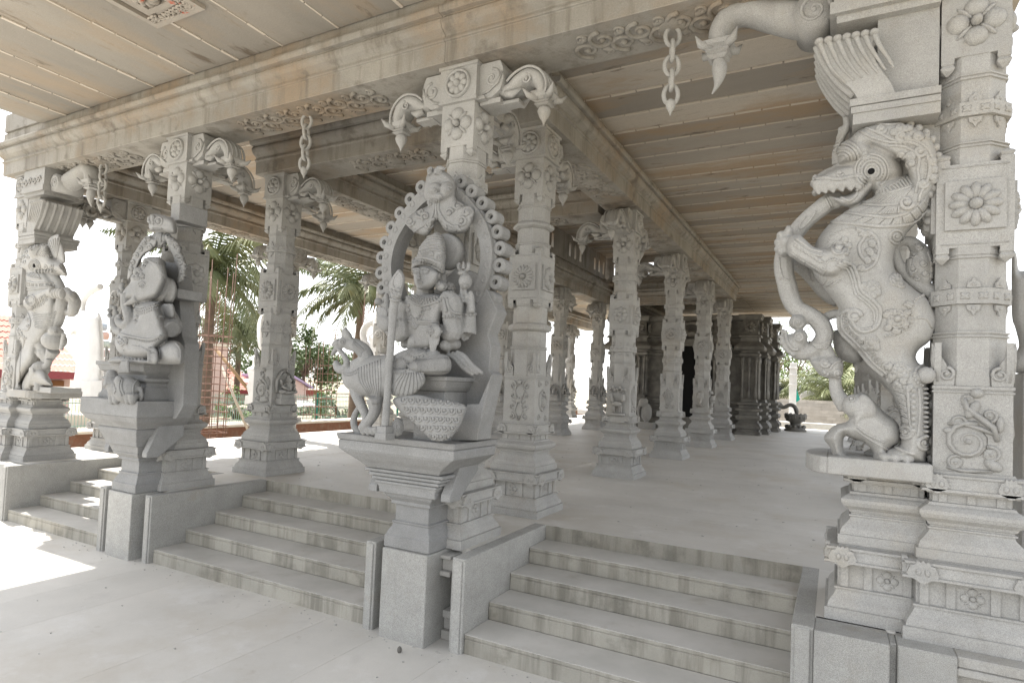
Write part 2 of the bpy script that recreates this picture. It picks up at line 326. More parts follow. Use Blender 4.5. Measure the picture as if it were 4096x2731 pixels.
BASE=[(0,.345),(.074,.345),(.076,.328),(.084,.328),(.098,.325),(.115,.318),(.14,.30),(.165,.286),(.185,.28),(.187,.292),(.198,.292),(.20,.262),(.345,.262),(.347,.29),(.36,.30),(.362,.352),(.375,.352),(.38,.335),(.44,.325),(.443,.34),(.457,.34),(.459,.27),(.468,.27),(.47,.278),(.528,.278),(.53,.266),(.545,.264),(.57,.255),(.60,.228),(.625,.208),(.64,.203),(.642,.215),(.652,.215),(.654,.203),(.664,.203),(.668,.213),(.685,.22),(.71,.25),(.735,.262),(.755,.262),(.775,.235),(.785,.215),(.80,.208),(.802,.19),(.855,.19),(.857,.222),(.868,.226),(.87,.25),(.885,.25),(.888,.235),(.955,.226),(.957,.236),(.97,.236),(.972,.205),(.99,.205)]
def pillar_base(bands=True):
    m_=MB(); m_.loft(BASE)
    for a in range(4):
        M=Rz(a*PI/2)
        for zc,h,yy,w,n in ((.41,.1,-.338,.15,(-.25,.25)),(.925,.09,-.238,.11,(-.175,.175))):
            for x in n:
                q=MB(); q.poly([(p[0]+x,yy-.012,p[2]+zc) for p in kudu(w,h*1.1)],(0,.03,0)); q.ell((x-.022,yy-.014,zc-.01),(.014,.008,.02),None,8,5); q.ell((x+.022,yy-.014,zc-.01),(.014,.008,.02),None,8,5); m_.merge(q,M)
        q=MB()
        for x in (-.235,-.105,.105,.235): q.box(x-.022,x+.022,-.274,-.26,.2,.345)
        q.merge(petal_flower(4,.06,.012,True),T(0,-.262,.272)); 
        for x in (-.14,0,.14): q.box(x-.02,x+.02,-.2,-.18,.803,.854)
        m_.merge(q,M)
    return m_
def shaft(kind):
    m_=MB(); hb=.192; ho=.19
    m_.loft([(.99,hb),(1.462,hb),(1.464,hb+.008),(1.474,hb+.008),(1.476,hb),(1.484,hb),(1.486,hb+.008),(1.504,hb+.008),(1.506,hb-.01)])
    oc=[(1.506,ho),(1.80,ho-.005),(1.802,ho+.006),(1.812,ho+.006),(1.814,ho-.003),(1.822,ho-.003),(1.824,ho+.006),(1.834,ho+.006),(1.836,ho-.012)]
    if kind: oc+=[(2.0,ho-.012),(2.002,ho+.012),(2.095,ho+.012),(2.097,ho-.012)]
    else: oc+=[(2.0,ho-.012),(2.005,ho+.01),(2.02,ho+.035),(2.04,ho+.04),(2.075,ho+.028),(2.09,ho+.005),(2.095,ho-.012)]
    oc+=[(2.28,ho-.012),(2.282,ho),(2.292,ho),(2.294,ho-.006),(2.3,ho-.006),(2.302,ho),(2.31,ho),(2.345,ho)]
    m_.loft(oc,8)
    m_.loft([(2.345,hb),(2.86,hb)]) 
    o2=[(2.86,ho-.012),(2.965,ho-.012),(2.967,ho-.002),(2.976,ho-.002),(2.978,ho-.01),(2.985,ho-.01),(2.987,ho),(2.995,ho),(2.997,ho-.022),(3.155,ho-.022)]
    if kind: o2+=[(3.157,ho+.006),(3.24,ho+.006),(3.242,ho-.022)]
    else: o2+=[(3.16,ho),(3.175,ho+.025),(3.20,ho+.028),(3.225,ho+.01),(3.24,ho-.022)]
    o2+=[(3.39,ho-.022),(3.392,ho-.01),(3.402,ho-.01),(3.404,ho-.018),(3.412,ho-.018),(3.414,ho-.01),(3.424,ho-.01),(3.426,ho-.02),(3.54,ho-.02)]
    m_.loft(o2,8)
    ht=.175; m_.loft([(3.54,ht),(3.935,ht)])
    for a in range(4):
        M=Rz(a*PI/2); q=MB()
        # corner tabs (stub pyramids) under and above the square blocks, horns over the lower block
        for sx in (-1,1):
            x=sx*(hb-.035)
            for z0,z1,h_ in ((2.345,2.25,hb),(2.86,2.94,hb),(3.54,3.44,ht)):
                x=sx*(h_-.035); dz=z1-z0
                q.rings([[Vector((x+i*.033,-h_+.034+j*.034,z0+dz*t)) for i,j in ((-1,-1),(1,-1),(1,1),(-1,1))] if k<2 else [Vector((x+i*.033*f,-h_+.034+j*.034*f,z0+dz*t)) for i,j in ((-1,-1),(1,-1),(1,1),(-1,1))] for k,(t,f) in enumerate(((0,1),(.35,1),(.4,.8),(.6,1.1),(.75,.9),(1,.1)))])
        pts=[(-hb,0,1.506),(-hb+.10,0,1.506),(-hb+.105,0,1.56),(-hb+.07,0,1.60),(-hb+.06,0,1.64),(-hb+.03,0,1.69),(-hb-.012,0,1.765),(-hb-.016,0,1.66)]
        q.poly([(p[0],-hb+.0,p[2]) for p in pts],(0,.035,0)); q.poly([(-p[0],-hb+.0,p[2]) for p in pts],(0,.035,0))
        for sx in (-1,1):
            spiral(q,(sx*(hb-.062),1.575),.042,1.5,1.5,.011,sx,y=-hb-.002)
            for k in range(3): q.tube([(sx*(hb-.02+.004*k),-hb-.002,1.53+.02*k),(sx*(hb-.012+.008*k),-hb-.003,1.62+.02*k),(sx*(hb+.002+.003*k),-hb,1.72+.01*k)],.008,5)
            for z0 in (2.345+.02,2.86-.02): q.tube([(sx*hb*.86,-hb-.001,z0),(0,-hb-.001,z0)],.005,5)
        m_.merge(q,M)
    if kind:
        for k in range(8):
            M=Rz(k*PI/4); q=MB()
            for z,r_ in ((2.048,.204),(3.199,.198)):
                for x in (-.045,.045): q.ell((x,-r_,z),(.03,.008,.012),Matrix.Rotation(.7 if x>0 else -.7,3,'Y'),8,5); q.ell((x,-r_,z),(.03,.008,.012),Matrix.Rotation(-.7 if x>0 else .7,3,'Y'),8,5)
            for z,sg in ((2.10,1),(1.995,-1),(3.245,1),(3.15,-1)):
                r_=.182 if z<2.5 else .171; q.poly([(-.035,-r_,z),(.035,-r_,z),(.03,-r_,z+sg*.03),(.012,-r_,z+sg*.04),(0,-r_,z+sg*.065),(-.012,-r_,z+sg*.04),(-.03,-r_,z+sg*.03)],(0,-.012,0)); q.ell((0,-r_-.012,z+sg*.02),(.012,.008,.012),None,8,5)
            m_.merge(q,M)
    return m_
def capital():
    m_=MB(); h=.195; m_.loft([(3.935,.18),(3.937,h+.012),(3.96,h+.012),(3.962,h),(4.255,h),(4.257,h+.015),(4.285,h+.015)])
    return m_
def bracket():                                           # corbel toward +X from the pillar axis
    m_=MB(); w=.14
    m_.box(.19,.27,-.17,.17,3.935,3.965); m_.box(.19,.40,-.11,.11,3.905,3.95); m_.box(.36,.56,-.06,.06,3.90,3.93)
    # scroll block against the capital
    prof=[(.19,4.27),(.40,4.27),(.43,4.2),(.44,4.1),(.41,4.0),(.33,3.95),(.19,3.95)]
    m_.poly([(x,-w,z) for x,z in prof],(0,2*w,0))
    for s in (-1,1): spiral(m_,(.325,4.12),.085,1.4,1.5,.016,-1,y=s*w)
    pts=smooth_curve([(.38,0,4.02),(.48,0,4.03),(.56,0,4.085),(.655,0,4.115),(.74,0,4.075),(.785,0,4.0),(.785,0,3.93)],3)
    m_.tube(pts,[.062+.012*math.sin(PI*i/(len(pts)-1)) for i in range(len(pts))],12,flat=(Vector((0,1,0)),1.7))
    for yy in (-.11,-.055,0,.055,.11): m_.tube([p+Vector((0,yy,0))+(Vector((p.x-.62,0,p.z-3.98)).normalized()*(.07-.10*abs(yy))) for p in pts[4:]],.012,6)
    for s in (-1,1):
        for k in range(4): m_.tube([(.24+.03*k,s*(w+.002),3.99+.012*k),(.3+.03*k,s*(w+.012),4.0+.02*k),(.37+.02*k,s*(w+.004),4.07+.03*k)],.010,5)
        m_.tube([(.45,s*.10,3.97),(.52,s*.11,3.95),(.60,s*.09,3.99)],[.03,.035,.01],7)
    for s in (-1,1): spiral(m_,(.655,4.06),.045,1.4,1.5,.012,-1,y=s*.115)
    return m_
def pendant():
    m_=MB(); M=T(.785,0,0)
    m_.loft([(3.835,.045),(3.845,.07),(3.86,.05),(3.868,.072),(3.885,.06),(3.90,.085),(3.93,.10),(3.955,.09)],4,.785,0)
    for sx in (-1,1):
        for sy in (-1,1): m_.tube([(.785+sx*.05,sy*.05,3.90),(.785+sx*.11,sy*.11,3.915),(.785+sx*.145,sy*.145,3.965)],[.04,.026,.004],6)
    q=MB(); q.lathe([(3.665,.002),(3.70,.014),(3.75,.045),(3.79,.06),(3.82,.052),(3.838,.03)],10); m_.merge(q,M); return m_
PM={}
PM['base']=pillar_base().mesh('base',CARVE)
PM['shaft0']=shaft(0).mesh('shaft',CARVE); PM['shaft1']=shaft(1).mesh('shaft',CARVE)
PM['cap']=capital().mesh('capital',CARVE)
PM['bracket']=bracket().mesh('bracket',CARVE); PM['pendant']=pendant().mesh('pendant',CARVE)
def framed(mb,s):                                         # thin square frame behind a rosette
    q=MB(); q.box(-s,s,-.012,.005,-s,s); q.merge(mb,T(0,-.012,0)); return q
PM['ros0']=framed(petal_flower(12,.135,.02,rc=.26),.15).mesh('rosette',CARVE)
PM['ros1']=framed(petal_flower(16,.13,.016,rc=.22),.145).mesh('rosette',CARVE)
PM['ros2']=framed(petal_flower(8,.13,.022,True,rc=.3),.14).mesh('rosette',CARVE)
PM['four']=petal_flower(4,.15,.022,True,rc=.2).mesh('four_petal_flower',CARVE)
_c=petal_flower(8,.11,.018,rc=.3); _c.tube([(.12*math.cos(a),0,.12*math.sin(a)) for a in [2*PI*i/24 for i in range(24)]],.016,6,closed=True)
PM['capros']=_c.mesh('capital_rosette',CARVE)
for k in range(7): PM['rel%d'%k]=scroll_relief(k).mesh('relief_panel',CARVE)
ZY=Matrix.Diagonal((1,1.8,1,1))
ORD={4:'fourth',5:'fifth',6:'sixth'}
def pillar(x,y,label,kind=0,br='',rel=(0,0,0,0),ros='ros0',group='carved granite pillars of the hall',detail=2):
    r=empty('carved_pillar',(x,y,0),label,'pillar',group)
    I=Matrix.Identity(4)
    inst(PM['base'],'base',r,I); inst(PM['shaft%d'%kind],'shaft',r,I); inst(PM['cap'],'capital',r,I)
    for c in br:
        a={'E':0,'N':PI/2,'W':PI,'S':-PI/2}[c]
        o=inst(PM['bracket'],'bracket',r,Rz(a)); inst(PM['pendant'],'pendant',o,I)
    rn=['ros0','ros1','ros2']; i0=rn.index(ros)
    for k,a in enumerate((0,PI/2,PI,-PI/2)[:4 if detail>1 else 2]):
        M=Rz(a)
        inst(PM[rn[(i0+k)%3]],'rosette',r,M@T(0,-.192,2.60)@ZY)
        inst(PM['four'],'flower',r,M@T(0,-.175,3.745)@ZY)
        d={0:'S',PI/2:'E',PI:'N',-PI/2:'W'}[a]
        if d not in br: inst(PM['capros'],'capital_rosette',r,M@T(0,-.197,4.11)@ZY)
        inst(PM['rel%d'%rel[k%len(rel)]],'relief_panel',r,M@T(0,-.193,1.235)@ZY)
    return r
X0,X1,X2,X3=-11.0,-7.19,-3.08,.72
YF,YR=4.69,6.15
pillar(X0,YF,'corner pillar at the far left with the small rearing beast',1,'N',(0,5,0,0),'ros2')
pillar(X1,YF,'front pillar behind the elephant-headed seated statue',1,'EWN',(0,0,1,5),'ros1')
pillar(X2,YF,'front pillar rising behind the spear bearer statue',1,'EWN',(0,1,0,5),'ros1')
P3=pillar(X3,YF,'largest nearest pillar at the right edge with a daisy rosette',1,'N',(0,5,1,1),'ros0')
pillar(X1,YR,'free-standing pillar left of centre with a small seated god on its side',1,'EN',(0,3,1,5),'ros0')
pillar(X2,YR,'pale pillar just right of the spear bearer statue with ring mouldings',0,'WN',(1,2,0,5),'ros1')
for i,(y,rel) in enumerate(((9.6,(6,5,0,0)),(13.0,(5,1,0,0)),(16.35,(4,6,0,0)),(19.55,(5,5,0,0)))):
    pillar(X2,y,['second pillar of the receding right row, with a calf relief','third pillar of the receding right row, with a leafy plume relief','fourth pillar of the receding right row, with a cobra relief','last pillar of the receding right row, in front of the dark shrine'][i],1,'SWN' if i<3 else 'SW',rel,('ros2','ros1','ros0','ros0')[i])
gl='inner pillars seen between the nearer ones'
for y,l in ((9.6,'inner pillar hidden mostly behind the spear bearer statue'),(13.0,'inner pillar with round medallion just left of the ring-moulded pillar'),(16.35,'inner pillar with horse rider carving right of the ring-moulded pillar'),(19.6,'inner pillar just left of the calf relief pillar, before the shrine')):
    pillar(X1,y,l,1 if y>14 else 0,'SN' if y<19 else 'S',(3,3,1,0),'ros2',gl)
go='outer pillars of the sunny left colonnade'
for y,l in ((YR,'outer left pillar seen between the small beast and the elephant-headed statue'),(9.6,'outer left pillar just behind the free-standing pillar'),(13.0,'outer left pillar seen just left of the spear bearer arch'),(16.35,'outer left pillar mostly hidden behind the spear bearer'),(19.6,'outer left pillar behind the ring-moulded pillar'),(23.0,'bright outer left pillar beside the hall end'),(26.3,'farthest bright outer left pillar in sunlight')):
    pillar(X0,y,l,1,'SN',(1,3,1,0),'ros1',go)
gr='right edge colonnade behind the big beast'
for y,l in ((9.6,'right colonnade pillar seen between the legs of the big rearing beast'),(13.0,'second right colonnade pillar behind the big rearing beast'),(16.35,'third right colonnade pillar behind the big rearing beast'),(19.6,'fourth right colonnade pillar behind the big rearing beast'),(23.0,'far right colonnade pillar behind the big rearing beast')):
    pillar(X3,y,l,1,'SN',(0,1,1,0),'ros0',gr)
# ---------------------------------------------------------------- beams and ceilings
HB=[(4.285,.28),(4.47,.28),(4.472,.305),(4.50,.305),(4.502,.285),(4.53,.285),(4.54,.30),(4.57,.345),(4.61,.368),(4.645,.372),(4.66,.35),(4.675,.345),(4.68,.40),(4.72,.415),(4.745,.41),(4.75,.385),(4.752,.30),(4.93,.30)]
def beam(p,q,label,over=0):
    p=Vector(p);q=Vector(q); d=(q-p).normalized(); n=Vector((-d.y,d.x,0)); m_=MB()
    prof=[(h,z) for z,h in HB]+[(-h,z) for z,h in reversed(HB)]
    m_.rings([[p+n*h+Vector((0,0,z)) for h,z in prof],[q+n*h+Vector((0,0,z)) for h,z in prof]])
    r=empty('stone_beam',p,label,'beam','stone beams on the pillars'); m_.build('beam_body',BEAM,r,bevel=.006); return r
def soffit(r,c,d,L):                                       # carved garland under a beam
    q=MB(); n=int(L/.16)
    for i in range(n):
        s=1 if i%2 else -1; spiral(q,(-L/2+.08+i*.16,s*.05),.12,1.5,s*1.5,.024,s); spiral(q,(-L/2+.08+i*.16,-s*.13),.05,1.2,s,.016,-s)
        q.ell((-L/2+.08+i*.16,0,-s*.1),(.06,.02,.035),Matrix.Rotation(s*.6,3,'Y'),8,5)
    q.ell((0,0,0),(.12,.03,.12))
    M=T(*c)@Rz(math.atan2(d[1],d[0]))@Matrix.Rotation(PI/2,4,'X')
    t=MB(); t.merge(q,M); t.build('carved_garland',BEAM,r)
def chain(x,y,n,label,z=4.27,s=1):
    r=empty('stone_chain',(x,y,z),label,'chain','stone chains under the front beam')
    zz=z
    for i in range(n):
        q=MB(); h=.078*s; w=.055*s
        pts=[(w*math.cos(a),0,h*math.sin(a)) for a in [2*PI*k/16 for k in range(16)]]
        q.tube(pts,.018*s,8,closed=True); M=T(x,y,zz-h+.01)@Rz(.35+(PI/2 if i%2 else 0)); t=MB(); t.merge(q,M); t.build('chain_link',STONE,r); zz-=2*h-.038*s
    q=MB(); q.lathe([(0,.022),(-.02,.038),(-.06,.036),(-.10,.012),(-.13,.002)],12,T(x,y,zz+.01)); q.build('bud',STONE,r)
b1=beam((-11.42,YF,0),(X2-.1,YF,0),'long moulded front beam over the statue pillars, upper left'); soffit(b1,(-9.2,YF,4.283),(1,0),1.9); soffit(b1,(-5.15,YF,4.283),(1,0),2.1)
b2=beam((X2-.1,YF,0),(1.5,YF,0),'front beam over the right stair with a carved underside'); soffit(b2,(-1.2,YF,4.283),(1,0),1.6)
chain(-9.17,YF,5,'short chain hanging near the far left beast'); chain(-5.2,YF,5,'chain hanging over the middle stair flight'); chain(-1.19,YF-.0,5,'thick stone chain hanging over the right stair')
b3=beam((-7.5,YR,0),(X2-.33,YR,0),'shorter inner beam with a cut end above the free-standing pillar'); soffit(b3,(-5.15,YR,4.283),(1,0),1.4)
b4=beam((X2,YR-.32,0),(X2,19.9,0),'long rust-stained beam receding over the right pillar row'); 
for y in (7.9,11.3,14.7,18): soffit(b4,(X2,y,4.283),(0,1),1.5)
b5=beam((X0,YF+.42,0),(X0,29,0),'outer left edge beam receding over the colonnade'); soffit(b5,(X0,8,4.283),(0,1),1.6); soffit(b5,(X0,11.3,4.283),(0,1),1.6)
b6=beam((X1,YR+.42,0),(X1,29,0),'inner receding beam behind the free-standing pillar'); soffit(b6,(X1,8,4.283),(0,1),1.8)
beam((X3,YF+.42,0),(X3,29,0),'right edge beam receding behind the big beast')
for y,l in ((9.6,'second cross beam behind the ring-moulded pillar'),(20.0,'last cross beam in front of the dark shrine')):
    b_=beam((X1+.42,y,0),(X2-.42,y,0),l); soffit(b_,(-5.1,y,4.283),(1,0),2.0)
for i,(x,y) in enumerate(((-11.1,0),)):
    pass
ZC=4.9; MORTAR=mat('mortar',(.62,.56,.48),bump=.2)
def ceiling(x0,x1,y0,y1,alongx=True,z=ZC,w=.55,m_=None):
    mb=slab_sheet(x0,x1,y0,y1,z,.14,None if alongx else w,w if alongx else None,gap=.006,jit=.007,top=False)
    mb.tone=.2; mb.box(x0,x1,y0,y1,z+.15,z+.3); q=MB(); q.box(x0+.01,x1-.01,y0+.01,y1-.01,z+.012,z+.02)
    for c in (mb.cy if alongx else mb.cx)[1:-1]:
        for k in range(14):
            a0,a1=(x0,x1) if alongx else (y0,y1); u0=a0+(a1-a0)*k/14+.01; u1=a0+(a1-a0)*(k+1)/14-.01; w_=random.uniform(.006,.02); e=random.uniform(-.004,.004)
            if alongx: q.box(u0,u1,c-w_+e,c+w_+e,z-.011,z+.012)
            else: q.box(c-w_+e,c+w_+e,u0,u1,z-.011,z+.012)
    tag(q.build('ceiling_mortar',MORTAR),kind='structure')
    return tag(mb.build('ceiling_slabs',CEIL if alongx else CEILY),kind='structure')
ceiling(-10.25,1.25,1.2,4.37,False,w=.68)
ceiling(X0-.35,X1,4.99,29.5); ceiling(X2,1.35,4.99,29.5); ceiling(X1+.01,X2-.01,6.4,9.6,w=.5); ceiling(X1+.01,X2-.01,20,29.5); ceiling(X1+.01,X2-.01,4.99,6.4)
b=MB(); b.box(X0-.33,1.35,YF-.33,YF+.3,4.931,5.2); tag(b.build('roof_slab',BEAM),kind='structure')
ceiling(X1-.3,X2+.3,9.3,20.3,z=5.95)
# clerestory with slots
def slotted(p,q,label,z0=4.93,z1=5.95,step=.42):
    p=Vector(p);q=Vector(q);d=(q-p);L=d.length;d.normalize();ang=math.atan2(d.y,d.x); m_=MB(); M=T(p.x,p.y,0)@Rz(ang); th=.07
    x=0; a,bz=5.32,5.72
    m_.box(0,L,-th,th,z0,a,M); m_.box(0,L,-th,th,bz,z1,M); n=int(L/step)
    for i in range(n+1):
        xx=i*L/n; wide=.14 if i%5 else .3; m_.box(max(0,xx-wide),min(L,xx+wide),-th+.001,th-.001,a,bz,M)
    m_.box(0,L,-th-.05,th+.05,5.12,5.18,M)
    tag(m_.build('clerestory_wall',BEAM),label,'clerestory wall','slotted walls of the raised ceiling')
slotted((X1,9.7,0),(X1,19.9,0),'slotted clerestory wall above the inner left beam')
slotted((X1,20.1,0),(X2,20.1,0),'slotted clerestory wall crossing in front of the shrine',step=1.2)
slotted((X2,9.7,0),(X2,19.9,0),'slotted clerestory wall above the right receding beam')
slotted((X1,9.5,0),(X2,9.5,0),'slotted clerestory wall above the second cross beam',step=1.2)

# carved coffer in the canopy and grit on the paving
q=MB(); x0,x1,y0,y1=-6.15,-5.40,2.80,3.56
for e,z in ((0,4.86),(.09,4.885),(.17,4.865)):
    a,b_,c,d=x0+e,x1-e,y0+e,y1-e
    q.box(a,b_,c,c+.06,z,4.9); q.box(a,b_,d-.06,d,z,4.9); q.box(a,a+.06,c+.06,d-.06,z,4.9); q.box(b_-.06,b_,c+.06,d-.06,z,4.9)
t=petal_flower(10,.15,.05); q.merge(t,T((x0+x1)/2,(y0+y1)/2,4.88)@Matrix.Rotation(PI/2,4,'X'))
for i in range(10):
    t=MB(); spiral(t,(0,0),.05,1.3,i,.014); q.merge(t,T(x0+.08+i*.066,y1-.1,4.87)@Matrix.Rotation(PI/2,4,'X')); q.merge(t,T(x1-.1,y0+.08+i*.066,4.87)@Matrix.Rotation(PI/2,4,'X'))
tag(q.build('ceiling_coffer',mat('painted_coffer',(.40,.36,.31),(.33,.30,.26),stain=[(9,.6,.66,(.5,.08,.03),.8)],bump=.3),bevel=.005),'carved square coffer with red paint flecks in the canopy ceiling','carved panel')
q=MB(); rr=random.Random(3)
for i in range(170):
    if rr.random()<.6: x=rr.uniform(-9.8,-.3); y=4.12-abs(rr.gauss(0,.12)); 
    else: x=rr.uniform(-8,0); y=rr.uniform(1.6,4.1)
    s_=rr.uniform(.003,.009); q.ell((x,y,GZ+s_*.3),(s_*rr.uniform(.8,2),s_,s_*.6),None,5,3)
for i in range(260):
    x=rr.uniform(-9,0); y=rr.uniform(5.8,14); s_=rr.uniform(.003,.010); q.ell((x,y,s_*.3),(s_*2,s_,s_*.5),None,5,3)
tag(q.build('grit',ROUGHG),'scattered grit and small stone chips on the paving','grit',None,'stuff')
# ---------------------------------------------------------------- sculpture tools
import numpy as np
from mathutils.bvhtree import BVHTree
def inflate(mb,f,pts,w=0,T=.1,D=None,step=.011,curve=3):
    """closed outline -> rounded solid lens of half thickness T about plane w"""
    P=[Vector((a,b,0)) for a,b in pts]; n=len(P); C=[]
    for i in range(n):
        a,b,c,d=P[i-1],P[i],P[(i+1)%n],P[(i+2)%n]
        for j in range(curve):
            t=j/curve; q=.5*((2*b)+(c-a)*t+(2*a-5*b+4*c-d)*t*t+(3*b-a-3*c+d)*t**3); C.append((q.x,q.y))
    C=np.array(C); g=step/f.m; lo=C.min(0)-g; hi=C.max(0)+g
    xs=np.arange(lo[0],hi[0]+g,g); ys=np.arange(lo[1],hi[1]+g,g); X,Y=np.meshgrid(xs,ys); Q=np.stack([X.ravel(),Y.ravel()],1)
    A=C; B=np.roll(C,-1,0); ab=B-A; L=(ab**2).sum(1)+1e-9
    best=np.full(len(Q),1e18); near=np.zeros_like(Q); ins=np.zeros(len(Q),bool)
    for k in range(len(A)):
        t=np.clip(((Q-A[k])@ab[k])/L[k],0,1); pr=A[k]+t[:,None]*ab[k]; d=((Q-pr)**2).sum(1); m_=d<best; best[m_]=d[m_]; near[m_]=pr[m_]
        c=((A[k,1]>Q[:,1])!=(B[k,1]>Q[:,1])); xx=A[k,0]+(Q[:,1]-A[k,1])*ab[k,0]/(ab[k,1] if abs(ab[k,1])>1e-9 else 1e-9); ins^=c&(Q[:,0]<xx)
    d=np.sqrt(best); 
    if D is None: D=d[ins].max()
    h=np.where(ins,T*np.sqrt(np.clip(1-(1-np.minimum(d/D,1))**2,0,1)),0)
    ny,nx=X.shape; front={}; back={}; vs=[]; fs=[]
    def vid(i):
        if i in front: return
        a,b=(Q[i] if ins[i] else near[i])
        front[i]=len(vs); vs.append(f(a,b,w+h[i]))
        if ins[i]: back[i]=len(vs); vs.append(f(a,b,w-h[i]))
        else: back[i]=front[i]
    I=ins.reshape(ny,nx)
    for j in range(ny-1):
        for i in range(nx-1):
            if I[j,i] or I[j+1,i] or I[j,i+1] or I[j+1,i+1]:
                ids=[j*nx+i,j*nx+i+1,(j+1)*nx+i+1,(j+1)*nx+i]
                for k in ids: vid(k)
                fs.append([front[k] for k in ids]); fs.append([back[k] for k in reversed(ids)])
    mb.add(vs,fs,True)
def ftube(mb,f,pts,n=10,k=3,w=0):                           # pts (a,b,r,w) in frame units, r too
    P=smooth_curve([f(p[0],p[1],w+(p[3] if len(p)>3 else 0)) for p in pts],k)
    Rr=smooth_curve([Vector((p[2]*f.m,0,0)) for p in pts],k); mb.tube(P,[max(r.x,.002) for r in Rr],n)
def fell(mb,f,a,b,ra,rb,w=0,t=None,rot=0):
    t=t if t is not None else min(ra,rb)*f.m
    mb.ell(f(a,b,w),(ra*f.m,t,rb*f.m),Matrix.Rotation(-R(rot),3,'Y') if rot else None,16,10)
class Deco:
    """small carving laid on the surface of a rough form"""
    SC=1.45
    def __init__(s,form,f): s.b=BVHTree.FromPolygons([Vector(v) for v in form.v],form.f); s.f=f; s.mb=MB(); s.last=None
    def hit(s,a,b):
        p=s.f(a,b,0); d=(p-CAMP).normalized(); h=s.b.ray_cast(CAMP,d)
        if h[0] is None: return None
        n=h[1] if h[1].dot(d)<0 else -h[1]; return h[0]-d*.001,n
    def line(s,pts,r,k=4,n=6):
        r*=s.SC
        q=smooth_curve([Vector((a,b,0)) for a,b in pts],k); P=[]
        for v in q:
            h=s.hit(v.x,v.y)
            if h: P.append(h[0])
            elif len(P)>1: s.mb.tube(P,r,n); P=[]
        if len(P)>1: s.mb.tube(P,r,n)
    def beads(s,pts,r,gap=2.3):
        r*=1.2
        q=smooth_curve([Vector((a,b,0)) for a,b in pts],8); last=None
        for v in q:
            h=s.hit(v.x,v.y)
            if h and (last is None or (h[0]-last).length>r*gap): s.mb.ell(h[0],r,None,7,4); last=h[0]
    def ribs(s,A,B,n,r,sk=0):
        r*=s.SC
        qa=smooth_curve([Vector((a,b,0)) for a,b in A],12); qb=smooth_curve([Vector((a,b,0)) for a,b in B],12)
        for i in range(n):
            t=i/(n-1); a=qa[int(t*(len(qa)-1))]; b=qb[int(min(1,max(0,t+sk))*(len(qb)-1))]; P=[]
            for j in range(6):
                v=a.lerp(b,j/5); h=s.hit(v.x,v.y)
                if h: P.append(h[0])
            if len(P)>1: s.mb.tube(P,r,5)
    def curl(s,a,b,r,rad,turns=1.5,a0=0,sg=1):
        rad*=s.SC; r*=1.15
        P=[];N=int(turns*10)
        for i in range(N+1):
            t=i/N; an=a0+sg*2*PI*turns*t; rr=r*(1-t)**.8; h=s.hit(a+rr*math.cos(an),b+rr*math.sin(an))
            if h: P.append(h[0])
        if len(P)>1: s.mb.tube(P,rad,6)
        s.ball(a,b,rad*1.3)
    def ball(s,a,b,r,ry=None,rz=None):
        h=s.hit(a,b)
        if h: s.mb.ell(h[0],(r,ry or r,rz or r),None,9,6)
    def flower(s,a,b,r,rad,n=8):
        for i in range(n): s.ball(a+r*math.cos(2*PI*i/n),b+r*math.sin(2*PI*i/n),rad)
        s.ball(a,b,rad*1.5)
        s.line([(a+r*1.5*math.cos(2*PI*i/16),b+r*1.5*math.sin(2*PI*i/16)) for i in range(17)],rad*.4,1)
def arc(a,b,r,t0,t1,n=8,ry=None): return [(a+r*math.cos(R(t0+(t1-t0)*i/n)),b-(ry or r)*math.sin(R(t0+(t1-t0)*i/n))) for i in range(n+1)]
def rect_stack(mb,xc,yb,prof):                                # prof (z,hw,yfront)
    mb.rings([[Vector((xc-h,yf,z)),Vector((xc+h,yf,z)),Vector((xc+h,yb,z)),Vector((xc-h,yb,z))] for z,h,yf in prof])
def conv(f,g):                                                # frame f coords -> frame g coords
    pass
